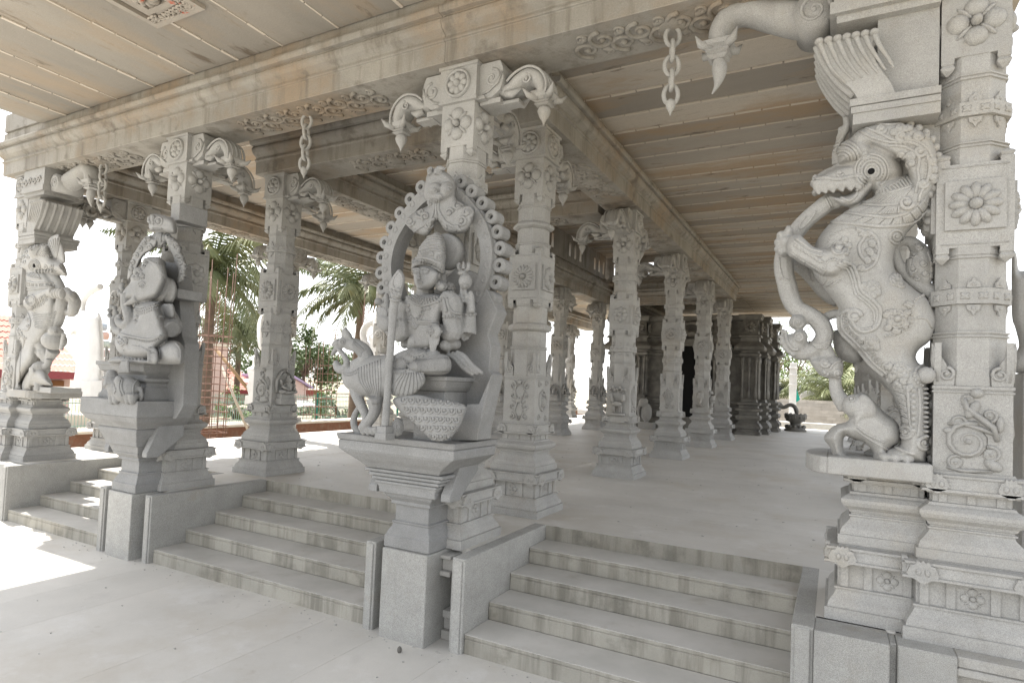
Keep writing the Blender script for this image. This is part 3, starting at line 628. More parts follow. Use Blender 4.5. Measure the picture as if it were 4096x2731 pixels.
# ---------------------------------------------------------------- the wings beside the two corner pillars
A_=lambda a,b,y=4.42: at(2900+.8288*a,.8288*b,y)
def wing(xp,s,parent):
    def W(a,b,y=4.42): p=A_(a,b,y); return Vector((xp+s*(p.x-X3)*-1 if s>0 else p.x,y,p.z))
    def Wx(dx): return xp+s*dx
    # pedestal of mouldings under the beast
    c=Wx(.415); inst(PM['base'],'base',parent,T(c-xp,.095,0))
    m_=MB(); x0,x1=sorted((Wx(.20),Wx(.76))); m_.box(x0,x1,4.415,5.15,.915,1.025); m_.rings([[Vector((Wx(.76)+s*.14*math.sin(t),4.785-.37*math.cos(t),z)) for t in [PI*i/10 for i in range(11)]] for z in (.916,1.024)])
    m_.build('slab',CARVE,parent,bevel=.006)
    # lintel, leaf corbel and cap
    m_=MB(); xa,xb=sorted((Wx(.185),Wx(.655)))
    z=[W(617,b).z for b in (600,548,515,482)]
    for z0,z1,e in ((z[0],z[1],0),(z[1],z[1]+.04,.012),(z[1]+.04,z[2],-.004),(z[2],z[2]+.045,.02),(z[2]+.045,z[3],.004)):
        xq=sorted((Wx(.185),Wx(.655+e))); m_.box(xq[0],xq[1],4.43-e,5.0+e,z0,z1)
    xq=sorted((Wx(.185),Wx(.52))); m_.box(xq[0],xq[1],4.52,4.95,z[3],W(500,108).z)
    m_.build('lintel',CARVE,parent,bevel=.005)
    m_=MB(); L=[(640,480),(632,460),(605,425),(560,392),(515,350),(485,300),(462,250),(440,210),(450,200),(735,155),(732,175),(715,200),(700,235),(740,320),(800,400),(830,470)]
    m_.poly([W(a,b) for a,b in L],(0,.52,0))
    for i in range(7):
        a0=455+i*44; b0=203-i*7.5
        P=smooth_curve([W(a0,b0,4.418),W(a0+25,b0+60,4.415),W(a0+60+i*2,b0+130,4.418),W(a0+130-i*6,b0+200-i*5,4.42)],4)
        m_.tube(P,[.019-.0011*k for k in range(len(P))],7); m_.ell(P[0],(.03,.04,.022),None,10,6)
    for k in range(5):
        P=smooth_curve([W(438,208)+Vector((0,.05+.1*k,0)),W(470,280)+Vector((0,.05+.1*k,0)),W(540,378)+Vector((0,.05+.1*k,0)),W(622,450)+Vector((0,.05+.1*k,0))],4); m_.tube(P,.022,7)
    m_.build('leaf_corbel',CARVE,parent)
    m_=MB(); zc0,zc1=W(500,108).z,W(500,60).z
    xq=sorted((Wx(.185),Wx(.76))); m_.box(xq[0],xq[1],4.46,4.92,zc0,zc0+.05)
    xq=sorted((Wx(.185),Wx(.80))); m_.box(xq[0],xq[1],4.42,4.96,zc0+.05,zc0+.13); xq=sorted((Wx(.185),Wx(.78))); m_.box(xq[0],xq[1],4.44,4.94,zc0+.13,4.284)
    q=MB(); 
    for i in range(4): spiral(q,(-.2+.13*i,0),.055,1.4,0,.012,1 if i%2 else -1)
    m_.merge(q,T(Wx(.45),4.43,zc0+.22)); m_.build('corbel_cap',CARVE,parent,bevel=.005)
    # scroll and trunk-shaped bracket ending in a horn
    m_=MB(); 
    for yy in (0,): m_.lathe([(-.17,.13),(.17,.13)],18,T(Wx(.90),4.69,zc0+.17)@Matrix.Rotation(PI/2,4,'X'))
    q=MB(); spiral(q,(0,0),.11,1.6,0,.016,1); m_.merge(q,T(Wx(.90),4.52,zc0+.17))
    z4=lambda a,b: at(1500+.8078*a,.8078*b,4.69); k4=pxm(z4(1900,100))*.8078
    tr=[(2230,120,70),(2100,105,78),(1960,85,68),(1840,68,58),(1755,95,58),(1712,160,56),(1702,225,52)]
    def Z(a,b): p=z4(a,b); return Vector((p.x if s<0 else xp-(p.x-X3),4.69,p.z))
    P=smooth_curve([Z(a,b) for a,b,_ in tr],4); rr=smooth_curve([Vector((c*k4,0,0)) for *_,c in tr],4); m_.tube(P,[v.x for v in rr],14,flat=(Vector((0,1,0)),1.3))
    b0=m_.build('trunk_bracket',CARVE,parent)
    m_=MB(); c=Z(1702,245); c2=Z(1705,290)
    m_.loft([(c2.z-.02,.05),(c2.z,.075),(c2.z+.02,.065),(c2.z+.03,.085),(c.z-.01,.075),(c.z,.1),(c.z+.03,.11)],4,c.x,4.69)
    for sx in (-1,1):
        for sy in (-1,1): m_.tube([(c.x+sx*.05,4.69+sy*.05,c.z),(c.x+sx*.12,4.69+sy*.1,c.z+.01),(c.x+sx*.15,4.69+sy*.13,c.z+.07)],[.045,.03,.004],6)
    ftP=[(1702,300,30),(1706,345,38),(1702,390,27),(1690,430,13),(1668,468,3)]
    P=smooth_curve([Z(a,b) for a,b,_ in ftP],4); rr=smooth_curve([Vector((cc*k4,0,0)) for *_,cc in ftP],4); m_.tube(P,[v.x for v in rr],12)
    o=m_.build('horn_pendant',CARVE,b0)
wing(X3,-1,P3)
P0=[o for o in S.objects if o.get('label','').startswith('corner pillar')][0]
wing(X0,1,P0)
# ---------------------------------------------------------------- big rearing beast (right)
E_=win(3050,450,.4464,4.66); F_=win(3050,1000,.5739,4.66)
def e2f(pts): return [(a*.7778,b*.7778-958.4) for a,b in pts]
yr=empty('beast_sculpture',(.25,4.7,1.02),'large rearing horned lion-like stone beast standing over an elephant at the right pillar','sculpture')
Y=MB()
torso=[(778,-383),(778,-492),(1042,-523),(1198,-460),(1190,-367),(1128,-243),(1034,-149),(980,-79),(926,-2),(914,92),(941,169),(1000,222),(1080,290),(1140,330),(1190,420),(1210,500),(1185,600),(1150,650),(1095,690),(1068,740),(1090,790),(1145,810),(1190,860),(1190,905),(1150,950),(1150,1000),(1153,1100),(1155,1250),(1162,1360),(1142,1440),(1130,1490),(1000,1492),(860,1480),(835,1440),(860,1385),(930,1365),(960,1340),(955,1260),(965,1190),(940,1100),(900,1000),(860,940),(800,870),(730,800),(690,720),(640,670),(570,600),(530,540),(525,480),(540,430),(490,345),(420,260),(370,190),(345,140),(340,60),(362,-25),(389,-87),(436,-149),(498,-212),(576,-266),(646,-305),(716,-344)]
inflate(Y,F_,torso,0,.215,120,.010); fell(Y,E_,800,430,110,90,.05,.15); ftube(Y,E_,[(760,470,50),(650,520,46),(560,560,44),(500,600,40)],w=.03)
inflate(Y,F_,[(560,560),(640,600),(700,680),(690,780),(600,785),(520,740),(490,640),(500,560)],-.18,.12)
ftube(Y,F_,[(690,740,70),(860,880,60),(960,1000,50),(1030,1200,50),(1050,1400,50),(1030,1460,60)],w=-.24)
# head
inflate(Y,E_,[(1150,300),(1240,430),(1260,560),(1150,640),(1050,660),(960,690),(900,640),(760,600),(560,660),(480,690),(452,640),(500,575),(570,525),(660,480),(740,455),(760,370),(850,280),(1000,240)],.02,.17,150)
inflate(Y,E_,[(448,640),(470,595),(520,560),(600,520),(700,480),(800,460),(900,480),(960,560),(930,640),(860,668),(760,680),(650,690),(560,690),(480,690),(452,668)],.03,.15,45)
for i,a in enumerate((487,548,618,700,780,858)): ftube(Y,E_,[(a,612-i*3,38),(a+2,655-i*5,40),(a+12,705-i*6,26),(a+24,745-i*10,4)],8,w=.16)
for a,b in ((470,590),(452,640),(470,720)): fell(Y,E_,a,b,26,24,.08,.06)
inflate(Y,E_,[(1060,600),(960,720),(870,820),(780,850),(690,830),(620,780),(590,740),(700,745),(800,715),(860,650),(960,590)],.0,.14,50)
inflate(Y,E_,[(700,300),(760,250),(850,200),(950,230),(1000,320),(960,400),(850,450),(740,465),(680,460),(670,380)],.06,.17)
inflate(Y,E_,[(800,230),(900,130),(1060,82),(1250,92),(1400,150),(1510,240),(1558,350),(1570,500),(1560,620),(1500,720),(1440,800),(1350,870),(1260,880),(1220,830),(1235,770),(1300,745),(1360,740),(1350,680),(1330,600),(1290,500),(1265,430),(1200,400),(1100,350),(950,290),(860,300)],.1,.12,60)
inflate(Y,E_,[(720,32),(790,32),(800,95),(785,160),(730,260),(700,360),(690,460),(645,465),(622,370),(655,280),(690,180),(722,110)],-.03,.05)
for k in range(9): fell(Y,E_,700-k*8+(k%2)*6 if k<6 else 645,150+k*38,26,22,-.02)
# fore limb, elbow, far limb
inflate(Y,E_,[(205,1220),(215,1150),(270,1098),(330,1093),(385,1140),(460,1205),(560,1222),(660,1190),(760,1240),(780,1340),(700,1430),(640,1465),(560,1462),(450,1405),(330,1335),(240,1290)],.20,.13,60); ftube(Y,E_,[(260,1180,62,.16),(400,1270,62,.2),(520,1320,72,.2),(640,1340,90,.16)])
fell(Y,E_,635,1395,74,68,.24)
ftube(Y,E_,[(700,1300,110,.1),(760,1250,120,.05)],w=.05)
ftube(Y,F_,[(200,60,55),(320,150,60),(450,290,65),(540,350,60)],w=-.17)
for a,b,r0,r1 in ((235,1075,34,62),(170,1105,44,40),(150,1165,46,34),(150,1225,46,32),(185,1262,44,30)): fell(Y,E_,a,b,r0,r1,.13,.07)
fell(Y,E_,215,1180,70,75,.12,.11)
# trunk in the mouth, curling creature below
ftube(Y,E_,[(700,790,74),(600,800,80),(520,862,80),(430,932,78),(340,1022,78),(262,1130,80),(205,1250,84),(190,1350,86),(198,1460,84),(225,1560,80)])
ftube(Y,F_,[(170,240,68),(190,320,66),(235,405,62),(320,445,56),(395,503,62),(432,580,60),(405,655,62),(330,705,60),(250,700,66),(205,640,66),(190,590,60)])
fell(Y,F_,245,503,60,56,.02,.09); fell(Y,F_,262,610,50,60,.04,.08); fell(Y,F_,225,655,85,80,0,.10)
ftube(Y,F_,[(420,480,34),(500,445,32),(570,460,36)],w=-.05)
for a,b in ((150,568),(140,608),(142,645),(162,680),(190,705),(218,725)): fell(Y,F_,a-4,b,24,17,.05,.03,-25)
inflate(Y,F_,[(330,770),(420,735),(500,738),(560,770),(562,845),(545,892),(470,897),(400,872),(362,825)],.0,.10)
ftube(Y,F_,[(420,660,50),(450,720,50),(470,790,55)])
yb=Y; YB=yb.build('body',CARVE,yr,remesh=.0085,smooth=1)
# elephant
El=MB()
ftube(El,F_,[(508,880,40),(508,950,42),(530,1020,48),(590,1090,66)]) 
inflate(El,F_,[(560,1120),(575,1060),(640,1010),(705,990),(760,1035),(850,1130),(930,1190),(962,1260),(955,1340),(890,1390),(860,1475),(775,1475),(765,1400),(700,1335),(620,1312),(575,1292),(562,1345),(572,1410),(610,1462),(615,1475),(505,1455),(470,1370),(425,1310),(470,1245),(520,1212),(590,1195),(600,1160)],.0,.16,95)
fell(El,F_,650,1085,85,80,.08,.10); 
inflate(El,F_,[(690,1000),(760,1040),(795,1110),(775,1170),(700,1175),(645,1225),(640,1150),(660,1090)],.15,.035)
ftube(El,F_,[(760,1380,60),(800,1440,62)],w=-.16)
for a in (850,925,1005): fell(El,F_,a,1448,42,36,.15,.06); fell(El,F_,a+2,1482,16,26,.2,.03)
El.build('elephant',CARVE,yr,remesh=.0085,smooth=1)
# tail
Tl=MB(); ftube(Tl,F_,[(1150,440,50),(1235,470,80),(1285,400,66),(1225,330,52),(1130,270,46),(1040,205,40),(960,120,34),(926,30,32),(930,-30,30),(975,-62,32),(1040,-55,38),(1090,0,52)],w=-.03)
inflate(Tl,E_,[(1330,1180),(1400,1160),(1470,1190),(1520,1260),(1535,1360),(1530,1480),(1500,1540),(1430,1550),(1380,1500),(1320,1480),(1285,1400),(1300,1310),(1350,1260)],-.03,.08)
Tl.build('tail',CARVE,yr,remesh=.0085,smooth=1)
# ornament
D=Deco(yb,E_); 
for r0 in (62,92,122,150): D.line(arc(980,525,r0,-60,250,14),.006)
D.beads(arc(980,525,107,-50,230,14),.006)
D.line([(480,600),(560,585),(650,600),(740,590),(830,570),(900,580)],.009); D.line([(570,560),(640,590),(740,580),(860,555)],.006); D.line([(700,760),(780,790),(840,740),(850,690)],.007); D.curl(690,545,30,.006,1.2)
for r0 in (50,80,110,140,170): D.line(arc(720,425,r0,0,140,8),.007); 
D.beads(arc(720,425,95,0,140,8),.006); D.beads(arc(720,425,155,10,130,8),.006)
for P in (([(1020,700),(1180,640),(1300,560)],.006),([(1005,745),(1200,700),(1340,660)],.008),([(890,825),(1060,832),(1220,820)],.008),([(740,900),(950,925),(1150,940),(1300,900)],.008),([(620,985),(850,1000),(1100,1022),(1350,985),(1480,850)],.009)): D.line(P[0],P[1])
D.ribs([(1030,750),(1200,705),(1335,668)],[(900,815),(1060,826),(1220,812)],14,.006,.0)
D.ribs([(1030,700),(1150,655),(1290,570)],[(1020,735),(1190,695),(1335,650)],12,.006)
D.ribs([(890,838),(1060,845),(1220,835)],[(750,890),(950,915),(1220,905)],22,.005)
D.ribs([(745,912),(950,940),(1150,952),(1310,905),(1440,780)],[(630,975),(850,990),(1100,1010),(1350,975),(1480,840)],40,.006)
for a,b,r0,a0,sg in ((1060,150,34,0,1),(1230,148,32,1,-1),(1310,145,24,2,1),(1390,215,30,0,1),(1240,215,34,1,1),(1470,210,24,2,-1),(1245,385,28,0,1),(1318,395,30,1,-1),(1330,460,26,2,1),(1410,350,40,0,1),(1530,440,26,1,1),(1530,590,26,2,-1),(1440,640,30,0,1),(1540,510,20,1,1),(1290,805,52,0,1),(920,385,28,0,1),(1300,225,20,0,1),(1180,180,22,0,-1)):
    D.curl(a,b,r0*1.15,.010,1.4,a0,sg); D.ball(a,b,.018)
for P in ([(880,170),(1000,230),(1150,270),(1330,270),(1450,340),(1500,470),(1480,600),(1420,720),(1400,800)],[(900,130),(1060,190),(1180,250),(1350,250),(1480,330),(1540,470)],[(1120,300),(1280,310),(1400,400),(1390,520),(1400,600),(1370,720)],[(1000,100),(1140,110),(1300,95)]): D.line(P,.007)
for i,(a,b) in enumerate([(900,125),(980,98),(1060,82),(1150,82),(1240,90),(1320,112),(1395,150),(1460,192),(1512,250),(1545,320),(1565,395),(1574,470),(1572,545),(1560,620),(1530,680),(1490,735),(1440,795),(1380,845)]):
    p=E_(a,b,.12); D.mb.ell(p,(.030,.035,.026),Matrix.Rotation(i*.25,3,'Y'),9,6)
D.beads([(1150,290),(1300,290),(1440,370),(1470,480),(1450,600)],.006); D.ribs([(1200,255),(1340,255),(1470,330),(1520,450),(1520,560)],[(1200,285),(1330,290),(1440,350),(1480,460),(1480,560)],26,.005)
D.beads([(590,1200),(605,1120),(700,1055),(820,1032),(930,1085),(880,1150),(860,1220),(900,1300)],.006); D.line([(930,1060),(1010,1110),(1045,1200),(1030,1290),(1000,1360),(920,1410),(860,1400)],.008); D.line([(840,1040),(930,1085),(900,1140),(865,1200),(880,1280),(930,1330)],.008)
for a,b in ((910,1100),(980,1180),(960,1250),(990,1300),(940,1330),(890,1400),(770,1200),(750,1240),(740,1145),(690,1180)): D.curl(a,b,28,.009,1.3,a*.01,1)
D.ribs([(850,1040),(950,1070),(1020,1130),(1045,1220)],[(860,1070),(930,1100),(985,1150),(1010,1220)],16,.005); D.line(arc(680,1215,55,0,360,12),.006); D.ball(680,1215,.022)
D.line([(300,1130),(370,1180),(440,1230),(540,1250)],.007); D.line([(280,1150),(350,1210),(430,1260),(530,1290)],.006); 
for i in range(8): D.curl(300+i*31,1185+i*20,17,.005,1.1,0,1)
D.ribs([(250,1240),(340,1310),(440,1370),(540,1430)],[(260,1290),(340,1340),(440,1400),(540,1455)],18,.006)
D.beads(arc(635,1395,88,-20,200,12),.006,2.1); D.line(arc(635,1395,75,-20,200,12),.004)
D.line(arc(1200,1115,60,0,360,14),.006); D.curl(1200,1110,36,.006,1.4); D.ribs([(430,1500),(520,1540),(600,1560)],[(400,1390),(560,1480),(700,1500)],6,.005)
for P in ([(390,930),(330,1010),(350,1040),(430,960),(480,880)],[(560,760),(610,860)],[(580,750),(630,850)],[(160,1400),(180,1480),(230,1500)],[(150,1300),(160,1500)]): D.line(P,.005)
D.f=F_
sad=[(555,78),(630,110),(665,190),(690,280),(760,340),(815,400),(820,470),(790,540),(710,570),(650,540),(620,480)]
off=lambda P,dx,dy:[(a+dx,b+dy) for a,b in P]
D.line(sad,.009); D.line(off(sad,-22,14)[:8],.007); D.beads(off(sad,-11,7)[:9],.006,2.1); D.line(off(sad,-40,26)[:7],.006)
D.ribs(off(sad,-40,26)[2:8],off(sad,-24,16)[2:8],30,.004)
th=[(640,430),(590,425),(545,450),(532,500),(550,570),(630,650),(690,715),(760,800),(850,875)]
D.line(th,.012); D.line(off(th,22,-12),.008); D.beads(off(th,36,-18)[2:],.007,2.1); D.ribs(off(th,44,-24)[2:],off(th,66,-34)[2:],30,.004)
D.curl(640,462,42,.012,1.4,0,-1); D.line([(600,520),(660,590),(740,600)],.006); D.line([(620,510),(690,550),(760,540)],.006)
for a,b,r0 in ((765,270,34),(930,205,28),(960,835,32),(760,645,30),(940,480,40)): D.flower(a,b,r0,.016,9); D.flower(a,b,r0*.45,.007,6)
for a,b in ((800,300),(710,250),(770,320),(960,240),(890,500),(870,540),(930,560),(1010,440),(1000,520),(860,450),(900,430),(720,680),(790,680),(700,620),(875,810),(1020,830),(900,880),(880,905),(985,905),(1030,960),(1000,880),(940,930)): D.curl(a,b,20,.009,1.2,a*.02,1)
D.line([(985,375),(1040,400)],.008); D.line([(1000,360),(1050,385)],.008); D.beads([(1045,380),(1070,345),(1120,315)],.008); D.beads([(1020,400),(1045,470),(1020,540),(930,590),(860,600)],.007); D.line([(1080,470),(1140,480),(1180,540)],.006)
for i in range(8): D.ball(1052,975+i*40,.014); D.curl(1052,975+i*40,15,.005,1)
D.line([(1010,960),(1020,1080),(1030,1200),(1050,1290)],.007); D.line([(1085,960),(1095,1080),(1090,1200),(1080,1300)],.007)
D.ribs([(905,950),(940,1020),(965,1110),(975,1190)],[(975,950),(1000,1040),(1012,1120),(1020,1200)],16,.007,.05); 
for i in range(11): D.ball(1128,965+i*33,.026,.03,.011)
D.ball(1140,872,.052); D.beads(arc(1128,872,70,100,265,10),.009,2.1)
for c in ((1000,1270),(1125,1345)): D.line(arc(c[0],c[1],42,0,360,12),.009); D.curl(c[0],c[1],26,.007,1.2)
D.beads(arc(1000,1270,34,0,360,12),.006); D.line([(920,1370),(990,1400),(1060,1420)],.008)
D.curl(245,503,36,.005,1.4); D.line(arc(255,605,26,0,360,10),.006); D.line([(160,560),(175,640),(210,690),(250,690)],.008)
for i in range(4): D.line([(330+i*14,640+i*14),(400+i*10,660+i*8),(480-i*10,630+i*18)],.006)
D.curl(435,785,30,.009,1.5); D.curl(525,858,24,.009,1.4,1); D.line([(470,830),(500,790),(545,770)],.006); D.curl(435,855,20,.007,1.2)
D.mb.build('carved_ornament',CARVE,yr)
De=Deco(El,F_); De.line([(650,1250),(720,1300),(820,1360),(870,1390)],.006); De.line([(660,1230),(740,1290),(850,1340)],.005); De.ball(620,1035,.012); De.line(arc(620,1035,22,0,360,10),.004); De.mb.build('carved_ornament',CARVE,yr)
Dt=Deco(Tl,E_)
for a,b,r0 in ((1350,1270,30),(1440,1350,26),(1460,1440,24),(1380,1480,22),(1400,1200,30),(1340,1400,40)): Dt.curl(a,b,r0,.006,1.4)
Dt.ribs([(1300,1320),(1290,1400),(1320,1470)],[(1340,1320),(1330,1400),(1350,1450)],16,.006); Dt.ribs([(1500,1240),(1530,1360),(1525,1480)],[(1480,1260),(1505,1360),(1500,1470)],20,.005); Dt.mb.build('carved_ornament',CARVE,yr)
q=MB(); h=D.b and Deco(yb,E_).hit(975,525); q.ell(h[0]+Vector((0,.004,0)),(.021,.01,.021)); q.build('eye_hole_shade',BLACK,yr)  # solid black disc on the surface, painted shade of the eye hole
# slab panel behind the mane
q=MB(); pp=[(800,-62),(1592,-62),(1592,640),(1560,760),(1545,980),(1440,968),(1380,800),(1300,600),(1000,330),(830,200),(800,100)]
q.poly([E_(a,b,.05) for a,b in pp],(0,.24,0)); q.build('back_panel',CARVE,P3)
# ---------------------------------------------------------------- small rearing beast (far left)
L_=win(0,900,.5102,4.66)
yl=empty('beast_sculpture',(-10.6,4.7,1.02),'smaller rearing lion-like stone beast over an elephant at the far left pillar','sculpture')
Y=MB()
inflate(Y,L_,[(200,330),(190,450),(207,520),(200,620),(212,690),(170,740),(122,790),(106,840),(125,900),(160,950),(140,1000),(112,1060),(96,1150),(100,1240),(85,1285),(100,1312),(185,1312),(185,1265),(175,1230),(235,1130),(290,1050),(305,960),(350,900),(410,800),(445,720),(450,580),(440,480),(420,420),(330,330)],0,.22,105,.012)
inflate(Y,L_,[(158,300),(180,220),(230,165),(300,140),(380,150),(420,255),(480,285),(515,335),(526,402),(470,392),(400,382),(330,372),(260,385),(200,360),(160,340)],.05,.2,85)
fell(Y,L_,350,225,78,72,.12,.2); ftube(Y,L_,[(300,370,40),(360,405,32),(410,415,26)],w=.1)
ftube(Y,L_,[(160,330,26),(140,400,28),(175,420,36)],w=.1)
inflate(Y,L_,[(375,135),(400,92),(462,72),(478,120),(505,200),(512,300),(440,270),(405,225)],.12,.06)
ftube(Y,L_,[(390,385,34),(440,430,38),(485,540,40),(480,640,42),(460,730,42),(425,790,46),(370,830,40),(350,860,36)],w=.08)
ftube(Y,L_,[(250,625,64),(310,580,52),(370,540,38),(425,520,38)],w=.2); 
for k in range(4): fell(Y,L_,425+k*20,530+abs(k-1.5)*6,15,42,.25,.05); fell(Y,L_,530+k*14,515+k*14,18,34,.05,.05,30)
ftube(Y,L_,[(555,550,46),(585,600,44),(570,680,38),(540,690,30)],w=.0)
fell(Y,L_,425,905,85,75,.1,.16); fell(Y,L_,440,835,45,38,.12,.1); ftube(Y,L_,[(350,880,34),(330,960,40),(355,1010,60),(360,1060,34),(350,1110,40)],w=.05); fell(Y,L_,320,950,34,40,.1)
ftube(Y,L_,[(420,980,50),(400,1020,40),(380,1060,30),(360,1090,30)],w=.05)
for k in range(6): fell(Y,L_,500-k*4,860+k*22,20,13,.2,.03,-20)
Y2=MB(); fell(Y2,L_,320,1125,62,60,.1,.12); ftube(Y2,L_,[(350,1120,30),(375,1090,26),(385,1050,24)],w=.08)
inflate(Y2,L_,[(180,1210),(215,1150),(270,1110),(350,1140),(390,1200),(415,1260),(350,1262),(270,1262),(268,1312),(175,1312),(165,1260)],.05,.17,70)
inflate(Y2,L_,[(225,1120),(262,1115),(270,1170),(235,1190)],.2,.03); ftube(Y2,L_,[(260,1230,32),(300,1240,30),(300,1300,32)],w=.15)
yb2=Y; Y.build('body',CARVE,yl,remesh=.011,smooth=1); Y2.build('elephant',CARVE,yl,remesh=.011,smooth=1)
D=Deco(Y,L_)
for r0 in (20,32,44): D.line(arc(270,318,r0,-60,250,10),.007)
for i in range(6): D.line(arc(365,255,22+i*13,10,170,7),.007)
for i in range(6):
    h=D.hit(290+i*24,352-i*1)
    if h: D.mb.tube([h[0],h[0]+Vector((.01,-.02,-.03)),h[0]+Vector((0,-.01,-.06))],[.02,.016,.003],7)
for i in range(6): D.line([(380+i*18,130-i*8+ (i>3)*8),(410+i*9,200),(432+i*2,260)],.009)
for a,b in ((200,210),(240,180),(290,160),(180,250),(185,290),(215,250),(330,160),(480,320),(420,355),(400,325),(355,330),(435,830)): D.curl(a,b,16,.008,1.2,a*.03,1)
for P in ([(210,440),(280,455),(370,450),(420,455)],[(205,480),(290,490),(380,478),(430,475)],[(215,400),(270,420),(320,420)],[(215,510),(300,500),(420,485)]): D.line(P,.01)
D.ribs([(215,400),(270,415),(310,410)],[(210,380),(250,375),(290,375)],9,.007); D.ribs([(210,445),(290,460),(420,458)],[(207,475),(290,485),(420,472)],18,.007)
for i in range(9): D.line([(250+i*3,690+i*14),(330,700+i*14),(440-i*4,680+i*15)],.007)
D.line(arc(240,590,38,0,360,12),.01); D.line(arc(240,590,26,0,360,12),.006); D.beads([(250,660),(320,620),(370,560)],.008); D.ribs([(250,650),(320,640),(370,590)],[(240,610),(300,570),(350,540)],10,.006)
D.line([(220,690),(240,760),(220,820),(170,830),(190,900),(180,960)],.011); D.beads([(140,830),(150,880),(170,940),(150,1000),(130,1060),(120,1150),(120,1230)],.012,2.2); D.line([(165,990),(160,1060),(155,1150),(150,1230)],.008)
for a,b in ((145,820),(150,860),(215,740),(220,790),(190,880)): D.curl(a,b,16,.008,1.2)
D.mb.build('carved_ornament',CARVE,yl)
q=MB(); h=Deco(yb2,L_).hit(268,318); q.ell(h[0],(.03,.015,.03)); q.build('eye_hole_shade',BLACK,yl)  # eye hole's shade painted as a black disc, no real recess
q=MB(); p0,p1=L_(268,1262,.1),L_(432,1318,.1); q.box(p0.x,p1.x,4.5,4.9,p1.z,p0.z); q.build('block',CARVE,yl,bevel=.006)
q=MB(); q.box(X0+.19,X0+.55,4.62,4.86,2.95,3.2); q.build('back_panel',CARVE,P0)
# ---------------------------------------------------------------- spear bearer on a peacock
M_=win(1250,950,.3508,4.10); K_=win(1250,600,.8292,4.10)
def k2m(P): return [(a/.4231,(b-422)/.4231) for a,b in P]
ms=empty('statue_pier',(-3.1,4.2,0),'seated crowned stone deity with a spear on a peacock, central pier','statue')
# corbelled pedestal
q=MB(); xc=-3.11; rect_stack(q,xc,4.5,[(.885,.585,3.85),(.935,.60,3.84),(.937,.60,3.84)][:2])
q.build('pedestal_top',FIGURE,ms,bevel=.006)
q=MB(); rect_stack(q,xc,4.5,[(.66,.37,3.98),(.70,.41,3.95),(.74,.47,3.91),(.79,.55,3.87),(.81,.58,3.86),(.872,.585,3.855),(.884,.575,3.86)])
for i,(z,h) in enumerate(((.655,.40),(.622,.37),(.589,.345),(.556,.315))):
    rect_stack(q,xc,4.5,[(z-.03,h-.012,4.0+i*.014),(z-.022,h,3.99+i*.014),(z-.008,h,3.99+i*.014),(z,h-.012,4.0+i*.014)])
rect_stack(q,xc,4.5,[(.45,.285,4.06),(.50,.29,4.05),(.53,.31,4.04)])
q.build('corbel',FIGURE,ms,bevel=.005)
def stem(mb,xc,top=.45): rect_stack(mb,xc,4.5,[(0,.232,4.09),(.095,.232,4.09),(.10,.222,4.10),(.13,.215,4.11),(.17,.19,4.13),(.195,.182,4.14),(.2,.192,4.13),(.215,.192,4.13),(.217,.172,4.15),(.355,.172,4.15),(.357,.20,4.12),(.37,.205,4.12),(.385,.195,4.125),(.40,.21,4.11),(.42,.235,4.09),(top-.01,.245,4.08),(top,.245,4.08)])
stem(q2:=MB(),xc); q2.build('stem',FIGURE,ms,bevel=.004)
def struts(xc,w,parent,z0,z1):
    for s in (-1,1):
        m_=MB(); xx=xc+s*w; m_.poly([(xx,4.5,z1),(xx,4.30,z1),(xx,4.08,z0+.05),(xx,4.08,z0),(xx,4.22,z0),(xx,4.5,z0+.22)],(s*.09,0,0)); m_.build('strut',FIGURE,parent,bevel=.005)
struts(xc,.33,ms,.44,.86)
# back slab and arch
q=MB(); bp=[(700,560),(800,600),(850,690),(892,775),(845,890),(862,945),(850,1065),(868,1080),(795,1395),(640,1402),(560,1200),(560,700)]
q.poly([K_(a,b,-.18) for a,b in bp],(0,.17,0)); q.poly([K_(a,b,.02) for a,b in [(700,1330),(745,1225),(800,1225),(862,1080),(800,1360),(792,1400),(645,1402)]],(0,.2,0))
q.build('back_slab',FIGURE,ms,bevel=.006)
cz=at(1250+.8292*345,600+.8292*560,4.33).z; cx=-3.09
def AX(t,r): s_=max(0,math.sin(t)); return cx+r*math.cos(t)*(1-.16*s_**3)
def AZ(t,r): s_=max(0,math.sin(t)); return cz+r*math.sin(t)*(1.06+.16*s_**4)
q=MB(); Rr_=.53
ring=[(cx+Rr_*math.cos(t),4.33,cz+Rr_*1.06*math.sin(t)) for t in [R(-38+i*256/30) for i in range(31)]]
for dr,ra in ((0,.045),(-.035,.028),(.035,.028)):
    q.tube([(AX(t,Rr_+dr),4.33,AZ(t,Rr_+dr)) for t in [R(-38+i*256/36) for i in range(37)]],ra,8)
q.rings([[Vector((AX(t,r_),y_,AZ(t,r_))) for r_,y_ in ((Rr_-.06,4.265),(Rr_+.05,4.265),(Rr_+.05,4.44),(Rr_-.06,4.44))] for t in [R(-38+i*256/36) for i in range(37)]])
q.build('halo_arch',FIGURE,ms)
